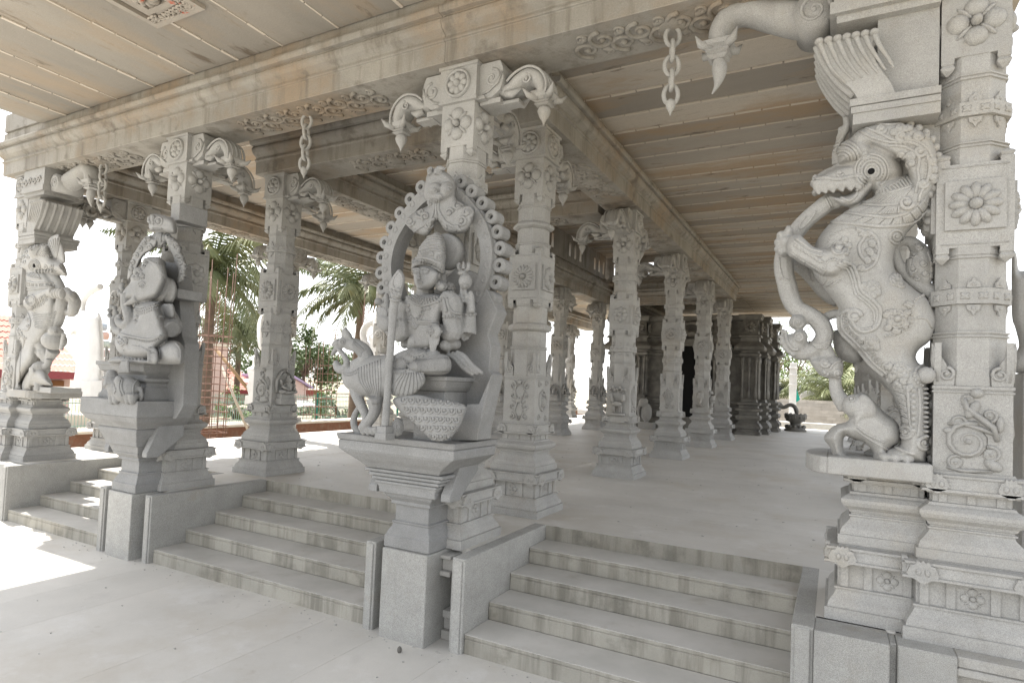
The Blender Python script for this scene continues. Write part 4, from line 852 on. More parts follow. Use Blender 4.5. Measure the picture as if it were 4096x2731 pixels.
for s in (-1,1):
    for i in range(9):
        t=R(-30+i*12.2) if s>0 else R(210-i*12.2); c=Vector((AX(t,Rr_+.10),4.33,AZ(t,Rr_+.10)))
        k=MB(); k.tube([c+Vector((.038*math.cos(a),0,.038*math.sin(a))) for a in [2*PI*j/14 for j in range(14)]],.021,8,closed=True)
        k.rings([[c+Vector((r_*math.cos(a),y_,r_*math.sin(a))) for a in [2*PI*j/16 for j in range(16)]] for r_,y_ in ((.024,.03),(.024,-.03),(.056,-.03),(.062,-.02),(.062,.10),(.02,.10))],False); c2=c+Vector((-.088*math.cos(t+.1),-.06,-.088*math.sin(t+.1))); k.tube([c2+Vector((.024*math.cos(a),0,.024*math.sin(a))) for a in [2*PI*j/12 for j in range(12)]],.011,6,closed=True)
        k.build('arch_knob',FIGURE,ms)
q=MB(); inflate(q,K_,[(450,335),(510,290),(560,265),(535,220),(545,150),(560,105),(600,85),(650,110),(690,160),(690,230),(720,260),(770,280),(775,330),(740,395),(680,405),(640,390),(600,340),(560,410),(500,400),(462,372)],-.14,.085,26,.008)
fell(q,K_,590,190,40,34,-.03,.06); fell(q,K_,650,190,34,38,-.03,.06); ftube(q,K_,[(570,120,16),(565,95,13),(580,85,6)],w=-.05); ftube(q,K_,[(600,120,20),(610,90,16),(640,92,8)],w=-.05); fell(q,K_,606,225,60,20,-.03,.05)
qa=q; q.build('arch_crest',FIGURE,ms,remesh=.008,smooth=1)
D=Deco(qa,K_)
for a,b,r0,a0 in ((470,345,20,0),(520,300,24,1),(545,320,18,2),(560,255,14,0),(700,270,22,0),(745,300,26,1),(720,340,22,2),(660,300,18,0),(610,230,12,0),(560,360,18,0),(690,380,16,1),(655,190,14,0),(585,195,14,0)): D.curl(a,b,r0,.009,1.4,a0,1 if a<600 else -1)
for x in (590,600,612): D.line([(x,240),(x-4,290),(x+(x-600)*2,340),(x+(x-600)*3,380)],.009)
D.line([(480,400),(540,360),(590,330)],.01); D.line([(720,390),(660,360),(620,330)],.01); D.mb.build('carved_ornament',FIGURE,ms)
q=MB(); hc=K_(648,492,-.12); q.lathe([(-.05,.12),(-.045,.150),(.03,.150),(.05,.13)],32,T(hc.x,hc.y,hc.z)@Matrix.Rotation(PI/2,4,'X')); q.build('halo_disc',FIGURE,ms)
# body
B=MB(); 
inflate(B,M_,[(1060,700),(1045,790),(1075,900),(1085,1040),(1108,1110),(1080,1180),(1075,1260),(1200,1300),(1340,1290),(1420,1200),(1450,1060),(1480,900),(1520,760),(1500,680),(1430,640),(1250,640),(1120,660)],.02,.17,110,.008)
fell(B,M_,1210,1195,120,95,.09,.09); fell(B,M_,1180,830,95,85,.09,.08); fell(B,M_,1370,830,95,85,.07,.08)
ftube(B,M_,[(1290,540,92),(1285,640,100),(1280,700,130)],w=.02)
inflate(B,M_,[(1148,340),(1150,420),(1160,500),(1190,570),(1255,605),(1340,592),(1410,545),(1445,470),(1450,380),(1300,300)],.06,.14,85,.008)
fell(B,M_,1213,455,17,48,.20,.022); fell(B,M_,1212,482,24,14,.205,.022); fell(B,M_,1225,505,30,9,.19,.02); fell(B,M_,1228,522,26,10,.185,.02); fell(B,M_,1230,565,38,26,.16,.03)
inflate(B,M_,[(1143,345),(1140,265),(1190,220),(1215,120),(1280,25),(1360,-35),(1420,-62),(1475,-20),(1512,60),(1525,180),(1515,290),(1500,400),(1430,380),(1300,315)],.05,.16,80,.008)
fell(B,M_,1475,470,42,95,.05,.05); fell(B,M_,1475,560,55,52,.09,.05); fell(B,M_,1560,580,70,60,0,.06)
# arms
ftube(B,M_,[(1500,700,95),(1590,750,112),(1595,850,106),(1595,980,98),(1610,1075,96),(1570,1100,84),(1500,1070,68),(1440,1045,54)],w=.10)
inflate(B,M_,[(1300,1035),(1345,1003),(1425,992),(1470,1055),(1450,1130),(1400,1160),(1335,1120),(1305,1085)],.22,.045,None,.007)
for P in ([(1330,1100,22),(1345,1180,19),(1350,1250,16),(1350,1285,11)],[(1365,1120,22),(1372,1200,19),(1375,1270,15),(1378,1292,10)],[(1400,1120,22),(1402,1200,19),(1398,1260,15),(1395,1285,10)],[(1430,1100,22),(1428,1170,19),(1420,1225,14)],[(1320,1050,24),(1300,1090,18),(1310,1130,13)]): ftube(B,M_,P,8,w=.22)
ftube(B,M_,[(1650,760,90),(1700,900,80),(1750,1060,94),(1765,1085,96),(1772,1000,86),(1787,900,70),(1792,840,58)],w=-.02)
inflate(B,M_,[(1740,870),(1750,760),(1700,760),(1665,700),(1655,650),(1700,680),(1760,700),(1800,640),(1840,650),(1850,740),(1850,860)],.0,.06,None,.007)
for P in ([(1710,700,24),(1698,640,20),(1695,560,16)],[(1760,700,24),(1750,640,22),(1735,600,18),(1760,560,16)],[(1800,700,28),(1810,650,26),(1790,620,22)],[(1690,740,22),(1670,690,20),(1668,650,16)]): ftube(B,M_,P,8,w=.04)
ftube(B,M_,[(1050,740,84),(1010,850,88),(1010,960,84),(1030,1080,98),(950,1080,88),(870,1050,58),(850,1010,50)],w=.12)
inflate(B,M_,[(732,975),(728,900),(770,870),(830,880),(885,930),(888,1010),(850,1070),(790,1060),(745,1015)],.24,.05,None,.007)
for P in ([(750,900,22),(745,840,20),(752,792,14)],[(783,890,22),(778,830,20),(780,785,14)],[(815,890,22),(812,830,20),(806,792,14)],[(840,900,22),(838,850,20),(826,812,14)],[(870,950,24),(884,900,20),(880,850,14)]): ftube(B,M_,P,8,w=.25)
ftube(B,M_,[(960,800,60),(880,860,50),(850,800,44),(850,720,36),(838,640,24)],w=.0); fell(B,M_,750,730,48,42,.02); ftube(B,M_,[(840,780,30),(790,760,26),(760,740,24)],w=.0)
# legs, drapery
inflate(B,M_,[(1085,1475),(1125,1420),(1250,1372),(1400,1330),(1520,1335),(1575,1400),(1580,1500),(1510,1562),(1300,1572),(1150,1545),(1100,1515)],.22,.15,70,.008)
inflate(B,M_,[(880,1400),(960,1320),(1090,1270),(1250,1280),(1420,1280),(1450,1380),(1200,1450),(1100,1480),(960,1500)],.12,.15,90,.008)
fell(B,M_,995,1465,98,98,.27,.05); 
for i,b in enumerate((1385,1430,1475,1520)): ftube(B,M_,[(835,b,22),(870,b+4,25),(915,b+8,24)],8,w=.34-i*.005)
fell(B,M_,1525,1230,62,62,.08,.07); fell(B,M_,1600,1210,80,70,.02,.08); fell(B,M_,1050,1215,48,48,.05)
ftube(B,M_,[(1180,1270,26),(1190,1340,34),(1180,1410,24)],w=.2)
for k,(a,b) in enumerate(((1560,1330),(1610,1320),(1660,1310))): ftube(B,M_,[(a-20,b,26),(a+60,b+40,30),(a+130,b+120,28),(a+210,b+190,26),(a+280,b+235,18)],w=.06)
q=MB()
inflate(B,K_,[(368,1085),(400,1058),(520,1065),(545,1110),(520,1150),(475,1182),(412,1192),(366,1160)],.34,.04,None,.008)
bd=B; B.build('seated_figure',FIGURE,ms,remesh=.0068,smooth=1)
D=Deco(bd,M_)
for b in (55,90,125): D.line([(1190+(b-90)*-.3,b+80),(1260,b+40),(1400,b+20),(1515,b+60)],.006)
D.line([(1143,340),(1190,300),(1300,300),(1420,350),(1495,390)],.010); D.line([(1145,275),(1190,235),(1300,235),(1420,280),(1505,320)],.009); D.ribs([(1150,330),(1300,295),(1430,350),(1490,380)],[(1150,285),(1300,245),(1430,290),(1500,330)],16,.006)
D.beads([(1143,310),(1190,270),(1300,268),(1420,315),(1495,350)],.007,2.1)
D.flower(1285,160,26,.009,8); D.flower(1445,230,24,.008,8); D.flower(1320,90,18,.008,6); D.curl(1230,190,26,.007); D.curl(1350,190,24,.007,1.4,1,-1)
for b in (-25,0,28): D.line([(1300,b+26),(1380,b+4),(1480,b+22)],.007)
for (a,b) in ((1185,395),(1288,398)):
    D.ball(a,b,.02,.010,.010); D.line(arc(a,b+3,36,15,165,6,18),.0055); D.line(arc(a,b-14,46,15,160,6,28),.006); D.line(arc(a,b+2,32,195,345,6,12),.004)
D.line([(1190,513),(1222,518),(1262,508)],.004)
def nose(a,b,r): h=D.hit(a,b); D.mb.ell(h[0],r,None,10,7)
for a,b,r in ((1212,440,(.010,.016,.03)),(1211,468,(.019,.02,.014)),(1226,505,(.022,.010,.007)),(1230,523,(.018,.010,.008))): nose(a,b,r)
D.ball(1475,560,.03); D.curl(1475,560,40,.009,1.5); D.line(arc(1475,470,36,60,300,8,80),.009)
for r0 in (100,130,160,185): D.beads([(1290+(p[0]-1290)*1.25,p[1]) for p in arc(1290,640,r0,195,330,12,r0*.62)],.011,1.9)
D.line([(1100,690),(1150,740),(1240,775),(1340,760),(1480,700)],.008)
D.beads([(1100,770),(1110,860),(1160,930),(1220,900),(1245,830),(1250,780)],.013,1.9); D.line([(1085,760),(1095,870),(1150,950),(1230,930),(1270,840)],.006)
D.flower(1160,1000,24,.014,7); D.flower(1120,970,16,.008,6); D.flower(1210,970,16,.008,6); D.line([(1080,960),(1160,950),(1300,960),(1450,975)],.009); D.line([(1080,985),(1160,975),(1300,985),(1450,1000)],.006)
D.curl(1325,800,16,.006); D.ball(1280,825,.01); D.ball(1165,1190,.008)
D.line([(1500,700),(1510,770),(1530,850)],.011); D.line([(1530,690),(1550,780),(1600,850),(1690,870)],.009); D.beads([(1490,900),(1580,890),(1680,905)],.010,2.0); D.beads([(1495,925),(1580,915),(1680,930)],.006,2.0)
D.beads([(1725,870),(1790,885),(1855,870)],.012,1.9); D.beads([(940,940),(1000,930),(1060,945)],.009,2.0)
D.beads([(1460,1000),(1472,1050),(1465,1090)],.009,1.9); D.line(arc(1345,1065,34,0,360,8),.004); D.line([(1345,1020),(1345,1120)],.006); D.line([(1305,1065),(1385,1065)],.006)
for i in range(4): D.line([(1085+i*8,1255+i*18),(1190,1290+i*18),(1310-i*8,1255+i*18)],.008)
D.beads([(1080,1330),(1180,1370),(1320,1330)],.009,2.0); D.beads(arc(995,1465,88,0,360,24),.007,2.0); D.line(arc(995,1465,76,0,360,16),.004)
for i in range(26):
    a=1150+i*16; D.line([(a,1400-i*1.5),(a+14,1460),(a+8,1530)],.0042,3,5)
for i in range(12): D.line(arc(1085,1480,30+i*7,-40,40,5),.004)
D.beads([(1085,1430),(1100,1480),(1090,1530)],.010,2.0)
for i in range(6): D.curl(1520+(i%3)*35,500+i*22,18,.007,1.3,i); 
for i in range(6): D.line([(1460+i*10,400),(1480+i*14,460),(1500+i*18,540)],.006)
D.f=K_
for i in range(9): D.line([(430+i*11,1075),(405+i*15-(4-i)*4,1130),(380+i*19-(4-i)*3,1180)],.006)
D.mb.build('carved_ornament',FIGURE,ms)
q=MB(); ftube(q,M_,[(1722,265,3),(1722,320,18),(1722,360,26)],8,w=.05); fell(q,M_,1710,410,46,32,.05,.05); fell(q,M_,1742,500,66,82,.05,.06); ftube(q,M_,[(1742,540,30),(1735,580,6)],8,w=.09)
for s in (-1,1): ftube(q,M_,[(1722,385,18),(1722+s*50,360,20),(1722+s*56,310,22),(1722+s*40,290,10)],8,w=.04)
q.build('small_emblem',FIGURE,ms)
q=MB(); inflate(q,M_,[(990,358),(930,420),(885,490),(868,550),(888,620),(905,690),(1000,700),(1032,600),(1052,500),(1045,430)],.40,.045,60,.008)
ftube(q,M_,[(950,690,52),(930,760,46),(905,1050,40),(880,1400,38)],12,w=.40); ftube(q,K_,[(372,1012,16),(360,1200,17),(350,1330,18)],12,w=.40)
qs=q; q.build('spear',FIGURE,ms,remesh=.0075,smooth=1); sp=S.objects[-1]
D=Deco(qs,M_); D.line([(985,390),(935,450),(915,520),(930,570)],.005); D.line([(985,390),(1020,440),(1020,520),(1005,580)],.005)
for a,b in ((900,600),(940,620),(980,590),(915,650),(960,660),(990,640)): D.curl(a,b,18,.006,1.3)
D.line([(890,700),(950,720),(1000,710)],.009); D.mb.build('carved_ornament',FIGURE,ms)
q=MB(); p=K_(350,1330,.40); q.box(p.x-.045,p.x+.045,p.y-.045,p.y+.045,.935,p.z+.0); p2=K_(350,1380,.40); q.box(p.x-.055,p.x+.055,p.y-.055,p.y+.06,.935,.99); q.build('spear_foot',FIGURE,ms,bevel=.004)
# seat
q=MB(); c=K_(645,1108,.22); l=K_(515,1100,.2); t=K_(645,1092,.22).z; bt=K_(645,1165,.22).z
x0=c.x-.42; q.rings([[Vector((x0+e,c.y+e,z)),Vector((c.x-e,c.y+e,z)),Vector((c.x-e,4.42,z)),Vector((x0+e,4.42,z))] for z,e in ((bt,.05),(bt+.03,.03),(bt+.07,.012),(t-.035,.01),(t-.034,-.008),(t,-.008))])
z0=K_(640,1225,.1).z; q.box(x0+.07,c.x-.06,c.y+.08,4.42,.93,bt); q.build('throne_seat',FIGURE,ms,bevel=.005)
# peacock
Pk=MB()
inflate(Pk,M_,[(340,1165),(328,1080),(370,1020),(405,1050),(452,1115),(440,1170)],.2,.05,None,.008); fell(Pk,M_,385,1195,90,66,.2,.07)
ftube(Pk,M_,[(310,1195,46),(270,1205,40),(235,1220,22),(215,1215,6)],w=.2); ftube(Pk,M_,[(300,1240,30),(255,1290,30),(222,1335,18),(212,1350,5)],w=.2)
ftube(Pk,M_,[(400,1205,72),(480,1225,76),(560,1270,80),(605,1340,84),(600,1420,95),(520,1500,120)],w=.2)
ftube(Pk,M_,[(290,1265,24),(330,1310,28),(372,1370,32),(392,1430,38),(370,1490,46),(310,1500,52),(275,1450,44),(265,1400,20)],w=.22)
inflate(Pk,K_,[(140,1075),(170,1050),(215,1025),(260,998),(340,988),(400,1000),(400,1150),(345,1200),(330,1235),(300,1262),(278,1200),(240,1185),(190,1165),(150,1130)],.2,.14,70,.009)
ftube(Pk,K_,[(205,1150,32),(225,1210,26),(250,1262,22),(258,1300,20),(240,1340,22)],w=.22); ftube(Pk,K_,[(300,1200,40),(300,1260,28),(270,1310,24),(235,1345,22)],w=.3)
for i in range(4): ftube(Pk,K_,[(250+i*18,1335,16),(245+i*22,1358,16),(250+i*24,1372,8)],8,w=.3)
ftube(Pk,K_,[(225,1240,14),(200,1290,17),(205,1340,18),(235,1372,16)],w=.15)
inflate(Pk,K_,[(385,1205),(440,1182),(520,1180),(600,1202),(735,1228),(728,1290),(700,1350),(645,1398),(575,1396),(490,1315),(425,1265)],.33,.07,60,.009)
fell(Pk,K_,410,1335,26,44,.3,.05)
pk=Pk; Pk.build('peacock',FIGURE,ms,remesh=.0075,smooth=1)
D=Deco(pk,K_)
for i in range(9): D.line([(222+i*13,1050-i*5),(225+i*13,1110),(262+i*8,1170),(290+i*4,1225)],.004)
for i in range(13): D.line([(196+i*4,945+i*1.5+ (i*.6)**2*.3),(186+i*5.5,975+i*3)],.004) if 0 else None
for i in range(12): D.line(arc(225,1000,24,0,0,1),.003) if 0 else None
D.beads([(150,1075),(185,1075),(215,1060)],.008,2.0); D.beads([(152,1085),(185,1086),(218,1072)],.006,2.0)
for j in range(5):
    for i in range(8):
        a=440+i*36+(j%2)*18; b=1205+j*42+ (i*1.5)
        D.ball(a,b,.013); D.line(arc(a,b,15,150,390,8,17),.0055)
for i in range(3): D.line(arc(410,1335,10+8*i,-70,250,10,14+9*i),.006)
D.f=M_
for i in range(10): D.line([(470+i*14,1170+i*12),(455+i*12,1230+i*8),(470+i*8,1290+i*8)],.0045)
D.ball(345,1190,.012); D.line(arc(345,1190,28,0,360,8),.004); D.mb.build('carved_ornament',FIGURE,ms)
# ---------------------------------------------------------------- elephant-headed statue
G_=win(350,800,.4464,4.12); H_=win(100,1000,.542,4.12)
gs=empty('statue_pier',(-7.15,4.2,0),'seated elephant-headed stone statue above a small carved mouse','statue')
xg=-7.14; P=H_(890,1120,.25); P2=H_(460,1120,.25); hw=.56
q=MB(); zA=H_(890,1120,.25).z; zB=H_(890,1245,.25).z
xc2=xg; rect_stack(q,xg,4.5,[(zB,.56,3.86),(zA,.56,3.86)]); q.build('pedestal_top',FIGURE,gs,bevel=.006)
q=MB(); zC=H_(872,1335,.2).z; zD=H_(870,1470,.15).z
rect_stack(q,xg,4.5,[(zC,.40,3.97),(zC+.03,.42,3.95),(zB-.06,.50,3.90),(zB-.001,.55,3.865)])
rect_stack(q,xg,4.5,[(zD,.30,4.03),(zD+.05,.31,4.02),(zC-.07,.36,3.985),(zC-.02,.38,3.97),(zC-.001,.37,3.98)]); q.build('corbel',FIGURE,gs,bevel=.005)
q=MB(); stem(q,xg,zD-.001 if zD<.47 else .45); 
if zD>.45: rect_stack(q,xg,4.5,[(.449,.25,4.08),(zD-.001,.29,4.05)])
q.build('stem',FIGURE,gs,bevel=.004); struts(xg,.33,gs,.42,zA-.04)
q=MB(); zt=H_(950,830,.2).z; 
rect_stack(q,xg+.02,4.45,[(zA,.44,3.98),(zA+.03,.44,3.98),(zA+.06,.43,3.99),(zA+.14,.40,4.02),(zA+.16,.38,4.04),(zA+.19,.38,4.04),(zA+.21,.42,4.0),(zA+.24,.43,3.99),(zA+.26,.40,4.02),(zA+.28,.38,4.04),(zt-.10,.43,3.97),(zt-.045,.45,3.95),(zt-.04,.47,3.94),(zt,.47,3.94)])
q.build('throne_seat',FIGURE,gs,bevel=.005)
q=MB(); q.poly([H_(a,b,-.15) for a,b in [(950,1120),(890,1250),(1110,1245),(1165,1150),(1180,690),(1160,640),(1120,100),(900,60),(800,400),(800,1120)]],(0,.18,0)); q.build('back_slab',FIGURE,gs,bevel=.006)
B=MB()
inflate(B,G_,[(520,555),(560,525),(640,510),(690,570),(715,700),(690,780),(640,870),(560,905),(470,932),(420,925),(380,905),(330,895),(302,855),(340,790),(385,735),(385,690),(410,660),(480,590)],.12,.19,75,.009); fell(B,G_,470,650,70,50,.2,.06); fell(B,G_,600,560,80,46,.1,.12)
ftube(B,G_,[(350,840,50),(345,930,44),(368,1020,46),(376,1085,44),(335,1120,40),(288,1100,36),(272,1055,28),(298,1035,18)],w=.24)
ftube(B,G_,[(450,880,34),(385,915,24),(325,936,6)],w=.28)
inflate(B,G_,[(605,700),(650,670),(735,700),(745,780),(700,880),(650,920),(610,880),(600,800)],.14,.05)
inflate(B,G_,[(430,930),(600,900),(650,950),(700,1100),(730,1220),(640,1340),(560,1410),(430,1428),(330,1405),(262,1340),(245,1262),(280,1200),(330,1130),(400,1060)],.12,.25,90,.009)
ftube(B,G_,[(620,950,60),(660,1040,64),(740,1150,76),(770,1130,70),(755,1060,56),(730,1000,46)],w=.1)
inflate(B,G_,[(640,960),(665,940),(700,950),(760,930),(785,990),(770,1060),(700,1060),(650,1010)],.14,.06); 
for i in range(4): ftube(B,G_,[(690+i*22,1010,18),(680+i*20,960,16),(700+i*20,935,12)],8,w=.18)
inflate(B,G_,[(690,770),(740,700),(790,740),(800,830),(760,920),(680,920),(665,900),(690,850)],.08,.07)
q=G_(800,880,-.05); B.box(q.x-.12,q.x+.12,4.1,4.4,G_(0,920).z,G_(0,845).z)
ftube(B,G_,[(760,1160,70),(690,1130,60),(610,1140,56),(560,1150,48)],w=.2); fell(B,G_,560,1170,60,60,.28,.07)
for i in range(9): fell(B,G_,560+38*math.cos(i*.7),1180+40*math.sin(i*.7),22,20,.33,.025)
for i in range(4): ftube(B,G_,[(510,1140+i*22,14),(470,1170+i*16,13),(455,1180+i*14,9)],8,w=.3)
ftube(B,G_,[(330,1180,50),(270,1170,40),(235,1120,34),(225,1070,28)],w=.12)
for i in range(8): fell(B,G_,225+30*math.cos(i*.9),1010+55*math.sin(i*.9),22,24,.1,.03)
for i in range(7): fell(B,G_,300+16*math.cos(i*1.2),800+45*math.sin(i*.9),18,22,-.05,.03)
inflate(B,G_,[(610,1320),(700,1262),(800,1262),(862,1320),(862,1450),(800,1470),(680,1468),(625,1450)],.16,.17,90,.009)
inflate(B,G_,[(550,1310),(600,1320),(632,1360),(630,1462),(545,1462),(535,1420),(545,1370)],.34,.05,None,.008)
for i in range(5): fell(B,G_,560,1330+i*28,22,14,.38,.03)
inflate(B,G_,[(190,1430),(260,1400),(330,1405),(560,1430),(560,1468),(300,1465),(195,1455)],.2,.10,None,.009)
gb=B; B.build('seated_figure',FIGURE,gs,remesh=.0085,smooth=1)
D=Deco(gb,G_)
for i in range(6): D.line([(545+i*22,540+i*8),(600+i*14,575+i*10),(650+i*10,630+i*16)],.007)
for a,b in ((440,660),(470,630),(500,590),(415,690),(450,690),(490,670),(520,560)): D.curl(a,b,18,.009,1.2)
D.beads([(400,700),(450,710),(510,700)],.008,2.1); D.line(arc(485,772,20,0,360,8,14),.005); D.ball(485,772,.012); D.line(arc(485,765,34,20,160,6),.005)
for r0 in (0,22,44): D.beads([(420+r0*.2,975+r0),(480,975+r0),(560,950+r0),(630,920+r0)],.009,2.1)
for a,b in ((430,1000),(435,1040),(425,1080)): D.curl(a,b,18,.008)
D.beads([(320,1230),(420,1245),(540,1270),(640,1240)],.009,2.1); D.line([(300,1200),(400,1225),(560,1250),(660,1210)],.009); D.curl(300,1270,30,.01); D.curl(345,1260,24,.01,1.4,1); D.curl(275,1240,20,.009)
D.ball(325,1345,.008)
for i in range(5): D.line([(250+i*4,1270+i*10),(270+i*10,1350+i*10),(340+i*10,1405)],.006) if 0 else None
for i in range(6): D.line([(400+i*25,1300+i*4),(470+i*22,1330+i*6),(560+i*12,1370)],.005) if i<4 else None
D.beads([(310,1410),(400,1430),(520,1425)],.014,1.9); D.beads([(620,1050),(660,1045),(690,1050)],.012,1.9); D.beads([(690,1065),(740,1070),(785,1060)],.010,1.9)
D.line([(640,1320),(650,1400),(640,1450)],.008); D.line([(790,1280),(830,1340),(830,1450)],.008); D.mb.build('carved_ornament',FIGURE,gs)
q=MB()
for i in range(8): ftube(q,G_,[(320+i*6,1440,12),(300+i*9,1490,14),(285+i*12,1545,10)],7,w=.36)
q.build('hanging_cloth',FIGURE,gs)
q=MB(); fell(q,H_,755,1030,105,92,.24,.12); fell(q,H_,690,1010,80,70,.26,.11); ftube(q,H_,[(650,1000,60),(640,950,48),(640,915,34),(615,905,18)],w=.3); fell(q,H_,688,962,34,34,.33,.03); fell(q,H_,615,960,24,26,.28,.03)
for a in (650,680,770,800): ftube(q,H_,[(a,1060,34),(a-4,1105,26),(a-14,1128,18)],w=.28)
ftube(q,H_,[(850,1010,12),(862,1080,12),(840,1125,10)],w=.2); mq=q; q.build('mouse',FIGURE,gs,remesh=.009,smooth=1)
D=Deco(mq,H_); D.line([(720,950),(712,1010),(735,1070)],.008); D.line([(700,960),(695,1020),(715,1075)],.006); D.line([(830,960),(800,1000),(800,1070)],.008); D.beads([(655,990),(670,1030),(660,1060)],.01,1.9); D.mb.build('carved_ornament',FIGURE,gs)
q=MB()
inflate(q,G_,[(360,715),(362,640),(382,570),(410,490),(445,430),(490,360),(540,318),(600,340),(650,330),(625,400),(580,450),(520,485),(480,540),(450,610),(415,670)],-.05,.10,24,.009)
inflate(q,G_,[(560,330),(600,300),(640,280),(700,300),(720,340),(690,410),(640,440),(610,420),(560,430),(530,400)],-.05,.08,None,.009)
inflate(q,G_,[(700,320),(780,340),(830,410),(850,480),(885,560),(890,640),(860,730),(795,750),(810,640),(785,560),(760,480),(715,400)],-.06,.14,24,.009)
inflate(q,G_,[(552,150),(590,122),(700,138),(780,180),(800,250),(790,305),(700,292),(640,282),(565,272),(548,220)],-.05,.14,50,.009)
q.box(K_(0,0).x*0+G_(720,150,0).x,G_(790,250,0).x,4.15,4.5,G_(0,290).z,G_(0,150).z)
qa=q; q.build('halo_arch',FIGURE,gs,remesh=.0095,smooth=1)
D=Deco(qa,G_)
for a,b in ((395,620),(410,560),(440,500),(470,440),(510,390),(545,350),(720,320),(745,370),(790,400),(820,440),(815,500),(850,500),(830,560),(860,600),(840,640),(850,690),(690,400),(560,420)): D.curl(a,b,22,.010,1.3,a*.05)
for i in range(4): D.line([(640+i*8,300),(620+i*12,350),(600+i*20,410)],.01)
for i in range(5): D.ball(590+i*18,255,.016)
D.ball(640,190,.03); D.line(arc(640,190,34,0,360,8),.008); D.line([(560,150),(552,190),(570,200)],.016); D.line([(595,150),(590,190),(600,210)],.016); D.mb.build('carved_ornament',FIGURE,gs)
# ---------------------------------------------------------------- pale statues on the outer side of the left colonnade
def pale(f,label,outl,extra,ped,vox=.014):
    r=empty('pale_statue',(f(600,600).x,f(600,600).y,0),label,'statue'); q=MB()
    for o in outl: inflate(q,f,o,0,.16,60,vox)
    for t in extra: ftube(q,f,t)
    q.build('figure',WHITE,r,remesh=vox); q=MB(); q.poly([f(a,b,.2) for a,b in ped],(0,.4,0)); q.build('pedestal',WHITE,r,bevel=.006)
L2=win(0,900,.5102,6.15)
pale(L2,'unfinished white statue block left of the elephant-headed statue',[[(620,672),(720,682),(800,740),(800,1270),(590,1262),(596,1100),(572,1060),(574,1030),(612,1012),(580,975),(540,942),(596,845),(545,870),(560,800),(640,790),(612,720)]],[[(650,665,16),(655,600,22),(680,550,26),(730,510,26),(790,480,26)]],[(548,1220),(800,1220),(800,1400),(690,1400),(640,1385),(600,1340),(586,1265),(548,1262)])
L3=win(900,1250,.4464,9.6)
pale(L3,'white statue with a bird behind the free-standing pillar',[[(240,400),(265,378),(285,400),(280,460),(300,520),(205,525),(200,495),(245,470)],[(300,60),(345,20),(345,320),(300,310),(285,160)]],[],[(195,525),(300,525),(300,820),(170,820),(180,745),(210,740),(190,660),(215,600),(200,540)])
M3=win(1250,950,.3508,13.0)
pale(M3,'white statue with a ribbed halo ring left of the spear',[[(690,870),(820,870),(820,1340),(700,1340),(650,1180),(640,1120),(680,1080)]],[[(700,960,36),(620,1000,38),(580,1080,40),(590,1180,38),(640,1260,36),(700,1320,34)]],[(650,1330),(820,1330),(820,1700),(740,1700),(700,1500)],.02)
# ---------------------------------------------------------------- dark shrine
SH=[(0,.10),(.10,.10),(.12,.06),(.2,.06),(.22,.12),(.30,.12),(.40,.05),(.44,.0),(.5,.0),(.52,.07),(.60,.10),(.68,.07),(.70,.0),(.80,.0),(.82,.10),(.9,.12),(.94,.0),(1.02,.0),(1.04,.06),(1.12,.07),(1.14,-.04),(1.2,-.06),(2.72,-.06),(2.74,.0),(2.82,.04),(2.86,-.02),(2.92,-.02),(2.94,.14),(2.98,.20),(3.06,.19),(3.16,.10),(3.22,.04),(3.24,.0),(3.38,.0),(3.4,.06),(3.46,.06),(3.5,-.04),(4.0,-.06),(4.02,.04),(4.12,.08),(4.2,.08)]
sh=empty('temple_shrine',(-5.1,22.6,0),'dark weathered granite shrine with a black doorway at the end of the hall','shrine')
def bay(x0,x1,y0,y1,e=0):
    q=MB(); q.rings([[Vector((x0-h-e,y0-h-e,z)),Vector((x1+h+e,y0-h-e,z)),Vector((x1+h+e,y1+h+e,z)),Vector((x0-h-e,y1+h+e,z))] for z,h in SH]); return q
q=bay(-7.9,-2.55,22.75,27.9); q.build('wall',DARK,sh)
for x0,x1,y0,y1 in ((-3.0,-2.35,22.48,23.0),(-3.95,-3.4,22.5,23.0),(-7.8,-7.2,22.48,23.0),(-6.9,-6.3,22.5,23.0),(-2.7,-2.15,23.35,24.2),(-2.7,-2.25,24.7,25.2),(-2.7,-2.0,25.6,26.5),(-2.7,-2.2,27.0,27.7)):
    q=bay(x0,x1,y0,y1,-.02)
    for k in range(3):
        for yy,xx in ((y0,None),(None,x1)):
            if yy is not None: xx_=x0+(x1-x0)*(k+.5)/3; q.lathe([(1.25,.05),(1.5,.045),(1.6,.03),(2.2,.03),(2.3,.05),(2.45,.03),(2.55,.06),(2.7,.05)],8,T(xx_,yy+.03,0))
            else: yy_=y0+(y1-y0)*(k+.5)/3; q.lathe([(1.25,.05),(1.5,.045),(1.6,.03),(2.2,.03),(2.3,.05),(2.45,.03),(2.55,.06),(2.7,.05)],8,T(xx-.03,yy_,0))
    k=MB(); r_=MB(); 
    for s_ in range(3): spiral(r_,(0,0),.16-.04*s_,1,PI,.03,1)
    r_.merge(petal_flower(10,.2,.05),None); q.merge(r_,T((x0+x1)/2,y0-.03,3.75)); q.merge(r_,T(x1+.03,(y0+y1)/2,3.75)@Rz(PI/2))
    q.build('projecting_bay',DARK,sh)
q=MB(); xd=at(2762,1450,22.6).x; zt=at(2762,1395,22.6).z
for s in (-1,1):
    q.box(xd+s*.42-.10,xd+s*.42+.10,22.45,22.75,.5,zt+.1); q.box(xd+s*.62-.07,xd+s*.62+.07,22.5,22.75,.5,zt+.3)
q.box(xd-.75,xd+.75,22.4,22.75,zt+.1,zt+.34); q.box(xd-.85,xd+.85,22.42,22.8,0,.5)
